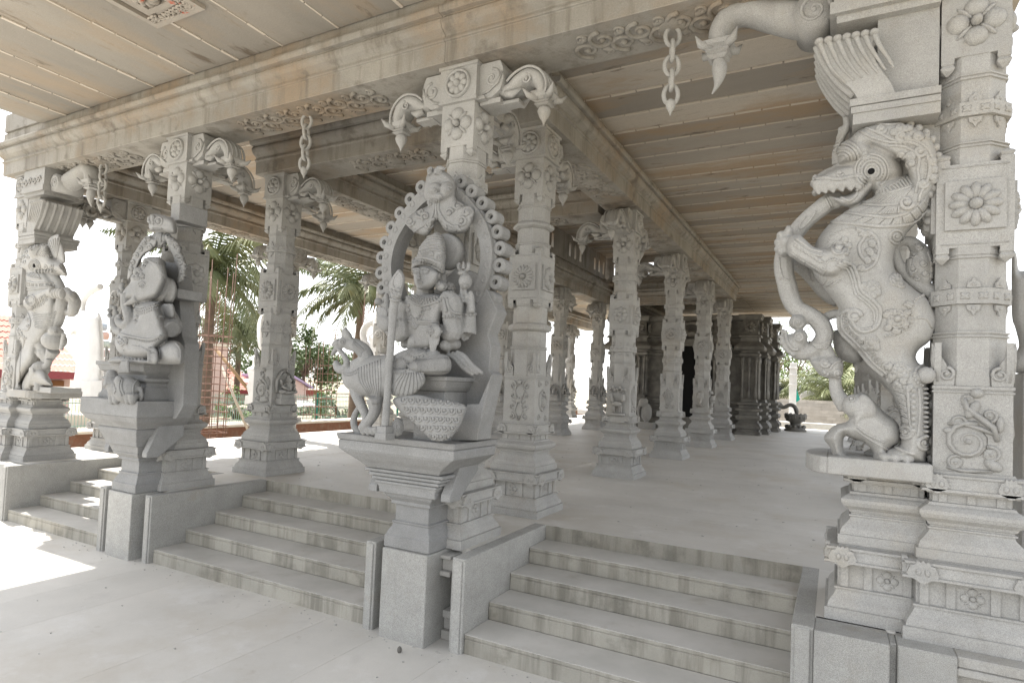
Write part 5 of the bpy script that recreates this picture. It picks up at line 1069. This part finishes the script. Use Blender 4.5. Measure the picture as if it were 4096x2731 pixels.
q.tube([(xd+.5*math.cos(a),22.6,zt+.5+.45*math.sin(a)) for a in [PI*i/10 for i in range(11)]],.07,8); q.ell((xd,22.6,zt+.55),(.2,.1,.12)); q.tube([(xd-.15,22.6,zt+.6),(xd-.25,22.6,zt+.75),(xd-.2,22.6,zt+.85)],.04,6)
q.build('door_frame',DARK,sh,bevel=.01); q=MB(); q.box(xd-.32,xd+.32,22.5,22.73,.5,zt+.1); q.build('doorway',BLACK,sh)  # solid black box fills the door opening as painted shade
q=MB(); ex,ey=at(2590,1620,21.9).x,21.6; q.box(ex-.25,ex+.3,ey,ey+.4,0,.25); q.ell((ex,ey+.2,.6),(.2,.17,.35)); q.ell((ex-.12,ey+.1,.95),(.15,.14,.16)); q.tube([(ex-.2,ey+.1,.95),(ex-.28,ey+.05,.7),(ex-.25,ey+.05,.45)],[.07,.05,.03],8); q.ell((ex+.02,ey,1.0),(.09,.03,.12))
tag(q.build('elephant_statuette',STONE,None,remesh=.025),'small pale elephant guardian stone beside the shrine steps','statue')
Fy=win(3050,1000,.5739,27.3); r=empty('water_spout',(Fy(230,1250).x,27.3,0),'black stone water spout arching into a lotus basin','fountain')
q=MB(); ftube(q,Fy,[(60,1095,14),(110,1085,22),(150,1095,14),(190,1078,14),(222,1090,14),(236,1120,15),(238,1145,12)]); fell(q,Fy,112,1075,26,18); q.build('spout',DARK,r)
q=MB(); c=Fy(228,1250); mm=Fy.m; q.lathe([(z*mm+c.z,r0*mm) for z,r0 in ((-10,74),(2,74),(4,66),(14,70),(24,48),(40,34),(52,38),(58,62),(80,66),(96,74),(108,76),(110,66),(90,50))],18,T(c.x,27.3,0)); 
for i in range(12):
    a=2*PI*i/12; q.ell((c.x+66*mm*math.cos(a),27.3+66*mm*math.sin(a),c.z+96*mm),(.05,.05,.12)); q.ell((c.x+60*mm*math.cos(a),27.3+60*mm*math.sin(a),c.z+22*mm),(.06,.06,.07))
q.build('lotus_basin',DARK,r)
# ---------------------------------------------------------------- surroundings
ROOFT=mat('clay_tiles',(.56,.27,.22),(.48,.23,.19),scale=2,bump=.3); PINK=mat('pink_plaster',(.62,.47,.43),(.56,.42,.39),bump=.1); CREAM=mat('cream_plaster',(.66,.60,.52),bump=.1)  # tile colour carries haze and overexposure: paled towards pink
BRICK=mat('brick_wall',(.38,.20,.14),(.30,.16,.11),scale=6,stain=[(4,.5,.7,(.42,.33,.27),.7)],bump=.6,bscale=20); RUST=mat('rusty_steel',(.26,.165,.13),(.17,.10,.08),scale=8,bump=0); GREEN=mat('green_paint',(.02,.17,.13),bump=0)
WOOD=mat('brown_wood',(.20,.09,.04),bump=0); POLE=mat('pale_pole',(.55,.48,.40),bump=0); TRUNK=mat('palm_trunk',(.20,.15,.11),(.13,.10,.08),scale=6,bump=.5,bscale=20)
LEAF=mat('palm_leaf',(.11,.14,.06),(.20,.21,.10),scale=.9,stain=[(.8,.6,.75,(.40,.27,.05),.7)],bump=0,rough=.45,spec=.5); TREE=mat('tree_leaf',(.05,.08,.03),(.10,.14,.05),scale=2,bump=0,rough=.6); TREEL=mat('light_leaf',(.16,.22,.07),(.10,.15,.045),scale=2,bump=0,rough=.6)  # distance haze put into the palm leaf colour, lighter and less saturated
def frond(mb,base,az,el,L,droop,rnd):
    P=[];p=Vector(base);e=el
    for i in range(11):
        P.append(p.copy()); d=Vector((math.cos(az)*math.cos(e),math.sin(az)*math.cos(e),math.sin(e))); p=p+d*L/10; e-=droop*(.4+i*.13)
    mb.tube(P,[.03*(1-i/12)+.006 for i in range(11)],4); n=34
    side=Vector((-math.sin(az),math.cos(az),0))
    for i in range(2,n):
        t=i/n; k=t*10; a=int(min(k,9)); q=P[a].lerp(P[a+1],k-a); d=(P[a+1]-P[a]).normalized(); up=side.cross(d)
        l=L*.25*math.sin(PI*min(1,t*.93+.12))**.7*rnd.uniform(.85,1.1)
        for s in (-1,1):
            dirv=(side*s*.8+d*.65+Vector((0,0,-.35-.5*t))+Vector((rnd.uniform(-.1,.1),rnd.uniform(-.1,.1),rnd.uniform(-.15,.1)))).normalized()
            m_=q+dirv*l*.5+Vector((0,0,.02)); tip=q+dirv*l+Vector((0,0,-.28*l)); w=d*.028*L/3
            mb.add([q-w*.6,q+w*.6,m_+w,tip,m_-w],[(0,1,2,3,4)])
def palm(x,y,h,L,label,lean=(0,0),n=24,seed=1,z0=-.8):
    rnd=random.Random(seed); r=empty('palm_tree',(x,y,z0),label,'palm tree','coconut palms around the temple')
    top=Vector((x+lean[0],y+lean[1],h)); q=MB(); pts=[Vector((x,y,z0)).lerp(top,t)+Vector((lean[0]*-.2*math.sin(PI*t),0,0)) for t in [i/14 for i in range(15)]]
    q.tube(pts,[.2-.07*i/14+(.012 if i%2 else 0) for i in range(15)],8); q.build('trunk',TRUNK,r)
    q=MB()
    for i in range(n+10):
        az=i*2.4+rnd.uniform(-.2,.2); el=1.3-1.75*i/(n+10)+rnd.uniform(-.1,.1); frond(q,top,az,el,L*rnd.uniform(.85,1.1),rnd.uniform(.13,.2),rnd)
    for i in range(6): q.ell(top+Vector((.25*math.cos(i),.25*math.sin(i),-.25)),.13,None,6,4)
    q.build('crown',LEAF,r)
def tree(c,rad,label,m_=None,n=4200,seed=3,leaf=.17,group='leafy trees beyond the temple'):
    rnd=random.Random(seed); c=Vector(c); r=empty('leafy_tree',(c.x,c.y,-.8),label,'tree',group); q=MB(); q.tube([(c.x,c.y,-.8),(c.x+.1,c.y,c.z-rad[2]*.5),(c.x,c.y,c.z)],[.18,.13,.05],7)
    cl=[]
    for i in range(16):
        v=Vector((rnd.gauss(0,1),rnd.gauss(0,1),rnd.gauss(0,1))).normalized()*rnd.uniform(.35,.85); p=Vector((c.x+v.x*rad[0],c.y+v.y*rad[1],c.z+v.z*rad[2])); cl.append((p,rnd.uniform(.22,.42)*min(rad))); q.tube([(c.x,c.y,c.z-rad[2]*.4),(c+p)/2,p],[.06,.04,.015],5)
    q.build('trunk',TRUNK,r); q=MB()
    for i in range(n):
        p,s=cl[rnd.randrange(16)]; v=Vector((rnd.gauss(0,1),rnd.gauss(0,1),rnd.gauss(0,1))); v=v.normalized()*s*rnd.uniform(.5,1.15); o=p+v
        a=Vector((rnd.uniform(-1,1),rnd.uniform(-1,1),rnd.uniform(-1,1))).normalized(); b=a.cross(Vector((rnd.uniform(-1,1),rnd.uniform(-1,1),1))).normalized(); l=leaf*rnd.uniform(.6,1.3)
        q.add([o-a*l*.5,o+b*l*.25,o+a*l*.5,o-b*l*.25],[(0,1,2,3)])
    q.build('crown',m_ or TREE,r)
def pp(px,py,X): p=atx(px,py,X); return p
p=pp(850,1080,-19); palm(p.x,p.y,p.z,3.6,'large coconut palm behind the elephant-headed statue pillar',(0,0),26,4)
p=pp(960,1330,-34); palm(p.x,p.y,p.z,4.6,'distant palm low behind the tall rebar cage',(0,0),22,9)
p=pp(1453,1170,-19); palm(p.x-.3,p.y,p.z,3.7,'coconut palm with yellowing fronds left of the spear bearer',(.3,0),26,6)
p=pp(1968,1330,-20); palm(p.x,p.y,p.z,3.4,'palm with a visible thin trunk right of the spear bearer',(0,.2),22,8)
p=at(3290,1560,38); palm(p.x+.5,p.y,p.z-.4,3.4,'low palm behind the pale boundary wall at the hall end',(0,0),20,11)
p=at(3420,1520,44); palm(p.x,p.y,p.z+.4,3.6,'second palm behind the boundary wall, seen through the beast',(0,0),20,13)
p=pp(1215,1450,-36); tree((p.x,p.y,p.z),(2.6,3.4,2.6),'dark leafy tree behind the pink gable',TREE,3600,1,.3)
p=pp(945,1640,-26); tree((p.x,p.y,p.z),(1.1,1.2,1.5),'young green tree beside the leaning pole',TREEL,1500,2,.16)
p=pp(1370,1640,-24); tree((p.x,p.y,p.z),(1.8,2.6,1.5),'light green shrubbery tree left of the peacock',TREEL,2600,3,.18)
p=pp(1240,1660,-27); tree((p.x,p.y,p.z-.2),(1.4,2.0,1.0),'low green shrub tree behind the fence',TREEL,1800,5,.16)
for i,(a,b,Yd,rd) in enumerate(((3090,1480,44,2.2),(3180,1450,52,3.2),(3380,1480,50,3.0))):
    p=at(a,b,Yd); tree((p.x,p.y,p.z),(rd,rd,rd),['thin pale tree beside the water tank','tall airy tree above the boundary wall','airy tree seen above the lower creature head'][i],TREEL,1500,20+i,.22)
for i in range(9):
    p=pp(1000+i*140,1600,-62); tree((p.x,p.y,2.5),(4,6,3.6),'faraway tree in the pale row beyond the houses on the left',TREE,1200,40+i,.6,'far line of trees beyond the houses')
# houses
def house(X,pa,pb,py_e,py_r,dep,label,wallm,pg=None):
    a=atx(pa,py_e,X); b=atx(pb,py_e,X); ze=(a.z+b.z)/2; y0,y1=a.y,b.y; zr=atx((pa+pb)/2,py_r,X-dep*.5).z; r=empty('tiled_house',(X,(y0+y1)/2,-.8),label,'house')
    q=MB(); q.box(X-dep,X-.5,y0+.3,y1-.3,-.85,ze); q.build('wall',wallm,r)
    q=MB(); n=int((y1-y0)/.16); q2=[]
    for s in (0,1):
        xa,xb=(X,X-dep*.5) if s==0 else (X-dep-.3,X-dep*.5)
        for i in range(n):
            ya=y0+(y1-y0)*i/n; w=(y1-y0)/n; m=9
            for j in range(m):
                t0,t1=j/m,(j+1)/m; x0=xa+(xb-xa)*t0; x1=xa+(xb-xa)*t1; z0=ze+(zr-ze)*t0; z1=ze+(zr-ze)*t1
                q.add([(x0,ya,z0),(x0,ya+w*.5,z0+.05),(x0,ya+w,z0),(x1,ya+w,z1-.03),(x1,ya+w*.5,z1+.02),(x1,ya,z1-.03)],[(0,1,4,5),(1,2,3,4)])
    q.build('roof',ROOFT,r); q=MB(); q.box(X-.06,X+.02,y0,y1,ze-.28,ze-.01); q.box(X-.5,X-.06,y0,y1,ze-.1,ze-.06); q.build('fascia',mat('maroon_trim',(.28,.07,.08),bump=0),r); return r,y0,y1,ze
r,y0,y1,ze=house(-26,-420,345,1478,1255,7,'pink plastered house with a red tiled roof at the left',PINK)
a=atx(205,1600,-26.5).y; q=MB(); q.box(-26.49,-26.40,a-.5,a+.35,-.8,ze-.35); q.build('door',WOOD,r)
q=MB(); q.box(-26.5,-25.2,y0,y1,-.85,-.45); q.build('plinth',CREAM,r)
r=empty('pink_building',(-29,13,-.8),'tall plain pink building edge behind the rebar cage','building'); a=atx(770,1500,-30).y; b=atx(905,1500,-30).y; q=MB(); q.box(-36,-30,a,b,-.85,atx(880,1385,-30).z); q.build('wall',PINK,r); q=MB(); q.box(-36.1,-29.9,a-.1,b+.1,atx(880,1385,-30).z,atx(880,1385,-30).z+.15); q.build('roof',CREAM,r)
house(-38,905,1055,1560,1478,6,'distant white house with a red tiled roof left of the free-standing pillar',CREAM)
r=empty('gabled_house',(-34,24,-.8),'pink house with a lilac sloping roof right of the free-standing pillar','house')
G4=lambda a,b,X=-34: atx(900+.4464*a,1250+.4464*b,X)
q=MB(); pts=[G4(560,800),G4(745,800),G4(745,680),G4(640,590),G4(560,640)]; q.poly(pts,(-5,0,0)); q.build('wall',PINK,r); q=MB(); q.poly([G4(625,565,-33.8),G4(792,665,-33.8),G4(790,682,-33.8),G4(625,585,-33.8)],(-5.6,0,0)); q.build('roof',mat('lilac_paint',(.40,.32,.50),bump=0),r)
r=empty('shed',(-30,24,-.8),'open shed with a pale metal sheet roof','shed'); q=MB(); q.poly([G4(640,790,-29),G4(890,805,-29),G4(900,835,-27),G4(650,850,-27)],(0,0,.05)); q.build('roof',WHITE,r)
for a in (685,745,880): q=MB(); t=G4(a,845,-27.1); q.box(t.x-.04,t.x+.04,t.y-.04,t.y+.04,-.85,t.z); q.build('post',RUST,r)
q=MB(); q.poly([G4(735,695,-31),G4(890,700,-31),G4(890,750,-31),G4(735,750,-31)],(-.1,0,0)); tag(q.build('rusty_panel',mat('rust_red_sheet',(.22,.06,.05),bump=0)),'dark red slatted panel hanging beyond the shed roof','panel')
# painted tower glimpse
r=empty('painted_tower',(-44,18,-.8),'small glimpse of a painted temple tower behind the white statue block','tower'); cols=[(.6,.42,.36),(.45,.5,.55),(.65,.55,.48),(.6,.42,.4),(.5,.55,.5)]
t=atx(388,1330,-44); zt=atx(392,1285,-44).z
for i in range(7):
    q=MB(); h=.95-.1*i; z0=.3+(zt-.3)*i/7; q.box(t.x-h,t.x+h,t.y-h,t.y+h,z0,z0+(zt-.3)/7-.1)
    for k in range(9): q.ell((t.x+h,t.y-h+2*h*k/8,z0+.25),(.14,.1,.26),None,6,4)
    q.build('storey',mat('painted_tier',cols[i%5],bump=0),r)
# low brick pit wall, rebar
def wallp(x,y0,y1,z0,z1,th,name,m_,label,cat): q=MB(); q.box(x-th,x,y0,y1,z0,z1); return tag(q.build(name,m_,bevel=.01),label,cat)
wallp(-15.5,2,40,-.85,-.12,.35,'brick_wall',BRICK,'long low brick pit wall beyond the left platform edge','brick wall')
q=MB(); q.box(-15.52,-14.9,2,40,-.12,-.05); tag(q.build('concrete_coping',CREAM,bevel=.01),'pale coping along the low brick pit wall','coping')
q=MB()
for yy in [2+.12*i for i in range(300)]: q.box(-13.1,-13.09,yy,yy+.008,-.7,-.28)
for z in (-.66,-.5,-.3): q.box(-13.1,-13.09,2,38,z,z+.012)
tag(q.build('steel_mesh',RUST),'rusty reinforcement mesh standing along the brick pit wall','steel mesh',None,'stuff')
def rebar(px,pyb,X,w,h,n,label,hoop=.2):
    p=atx(px,pyb,X); r=empty('rebar_cage',(p.x,p.y,-.7),label,'rebar cage','upright rusty rebar cages'); rnd=random.Random(int(px))
    q=MB()
    for i in range(n):
        a=2*PI*i/n; dx,dy=(w*.5*max(-1,min(1,1.4*math.cos(a))),w*.5*max(-1,min(1,1.4*math.sin(a)))); hh=h*rnd.uniform(.8,1.05)
        q.tube([(p.x+dx,p.y+dy,-.7),(p.x+dx,p.y+dy,hh*.5),(p.x+dx*1.1+rnd.uniform(-.05,.05),p.y+dy*1.1+rnd.uniform(-.05,.05),hh)],.010,5)
    q.build('upright_bars',RUST,r); z=-.6
    while z<h*.55: 
        q=MB(); e=w*.5+.015; q.tube([(p.x-e,p.y-e,z),(p.x+e,p.y-e,z+.01),(p.x+e,p.y+e,z),(p.x-e,p.y+e,z+.01)],.009,4,closed=True); z+=hoop; q.build('hoop',RUST,r)
rebar(838,1750,-13.6,.55,4.3,10,'tall rusty rebar cage just right of the elephant-headed statue pillar',.17)
rebar(1300,1700,-16.4,.5,3.4,8,'thinner rebar cage between the free-standing pillar and the peacock',.3)
rebar(1455,1690,-15.0,.4,4.5,6,'rebar cage in front of the yellowing palm',.4)
rebar(1240,1700,-20,.5,2.6,6,'faint distant rebar cage behind the shed',.35)
q=MB(); q.tube([atx(885,1465,-14.5),atx(1000,1740,-13.8)],.035,7); tag(q.build('leaning_pole',POLE),'white pole leaning against the rebar cage','pole')
q=MB(); q.tube([atx(862,1395,-14.8),atx(1002,1568,-14.0)],.045,7); tag(q.build('wooden_prop',mat('prop_wood',(.35,.24,.14),bump=0)),'brown wooden prop leaning above the white pole','pole')
# fence
r=empty('metal_fence',(-21.6,14,-.8),'green metal fence with thin pickets beyond the pit','fence')
for i in range(12): q=MB(); y_=3+3.0*i; q.box(-21.64,-21.56,y_,y_+.08,-.85,.62); q.build('post',GREEN,r)
q=MB()
for i in range(330): y_=3+.1*i; q.box(-21.61,-21.595,y_,y_+.012,-.8,.55)
for z in (-.55,.2,.42): q.box(-21.62,-21.59,3,36,z,z+.03)
q.build('pickets',mat('pale_picket',(.25,.38,.33),bump=0),r)
# far end: boundary wall, tank, etc.
q=slab_sheet(-30,60,36,36.6,-.8,0,.5,0) if 0 else MB(); rnd=random.Random(5)
zw=at(3250,1600,36).z
for j in range(12):
    x=-12+rnd.uniform(0,.3)
    while x<30: w=rnd.uniform(.35,.6); q.tone=rnd.random(); z0=-.8+j*(zw+.8)/12; q.box(x+.01,x+w,36-rnd.uniform(0,.02),36.4,z0+.008,z0+(zw+.8)/12-.004); x+=w
q.box(-12,30,36.02,36.38,-.85,zw-.01)
tag(q.build('boundary_wall',mat('pale_block',(.52,.49,.45),(.46,.43,.39),tone=.12,bump=.4)),'pale stone block boundary wall at the far end','wall')
q=MB(); q.box(-13,30,32.5,33,-.1,.16); q.box(-13,30,33,33.6,-.1,-.02); tag(q.build('far_kerb',WHITE,bevel=.01),'bright white kerb in front of the boundary wall','kerb')
Fw=win(3050,1000,.5739,39); c=Fw(137,1010); mm=Fw.m
r=empty('water_tank',(c.x,39,c.z),'black ribbed water tank above the boundary wall','water tank'); q=MB(); pr=[(0,42)]
for i in range(8): pr+=[(4+i*9,42),(8+i*9,39)]
q.lathe([(z*mm+c.z,r0*mm) for z,r0 in pr+[(76,36),(84,18),(86,10),(92,10)]],16,T(c.x,39,0)); q.build('tank_body',mat('black_plastic',(.02,.02,.025),bump=0,rough=.4),r); q=MB(); q.box(c.x-60*mm,c.x+60*mm,38.3,39.6,c.z-30*mm,c.z); q.build('tank_stand',CREAM,r)
Fq=win(3050,1000,.5739,33.8); c=Fq(210,1060); mm=Fq.m; q=MB(); q.loft([(GZ-.1,.16),(c.z+20*mm,.16),(c.z+60*mm,24*mm),(c.z+284*mm,22*mm)],4,c.x,33.8); 
for z in (120,190,240): q.loft([(c.z+z*mm,27*mm),(c.z+(z+12)*mm,27*mm)],4,c.x,33.8)
tag(q.build('white_pillar',WHITE,bevel=.01),'white square pillar standing free beyond the hall end','pillar')
q=MB(); Fg=win(3050,1000,.5739,33.7)
q.poly([Fg(232,950),(Fg(248,1000)),Fg(262,1040),Fg(235,1060),Fg(228,1010)],(0,.04,0)); tag(q.build('green_cloth',mat('green_cloth',(.02,.35,.27),bump=0)),'green shade cloth hanging beside the white pillar','cloth')
c=at(3232,1592,37.5); q=MB(); q.lathe([(0,.02),(.05,.25),(.13,.42),(.15,.43),(.07,.26),(.03,.02)],20,T(c.x,c.y,c.z)@Matrix.Rotation(-1.2,4,'X')@T(0,0,-.1)); tag(q.build('satellite_dish',WHITE),'white satellite dish under the low palm','satellite dish')
# a pebble on the paving
q=MB(); p=atz(1597,2608,GZ); q.ell((p.x,p.y,GZ+.02),(.018,.02,.03),None,7,5); tag(q.build('pebble',DARK),'small dark pebble on the paving before the central pier','stone')

V_=win(3600,900,.6378,7.2); r=empty('beast_sculpture',(V_(740,600).x,7.2,1.0),'sliver of another pale stone figure just visible past the right edge pillar','sculpture')
q=MB(); inflate(q,V_,[(700,190),(730,180),(745,290),(778,285),(860,300),(900,500),(900,900),(720,925),(700,840),(745,760),(720,640),(700,560)],0,.15,60,.014); q.build('figure',CARVE,r,remesh=.013); q=MB(); a=V_(738,930); b=V_(830,1500); q.box(a.x,b.x+.3,7.0,7.5,0,a.z); q.build('pedestal',CARVE,r,bevel=.01)

q=MB(); q.tube([at(86,522,4.6),at(124,536,4.5)],.012,6); tag(q.build('steel_rod',RUST),'thin steel rod sticking out of the front beam top at the far left','rod')
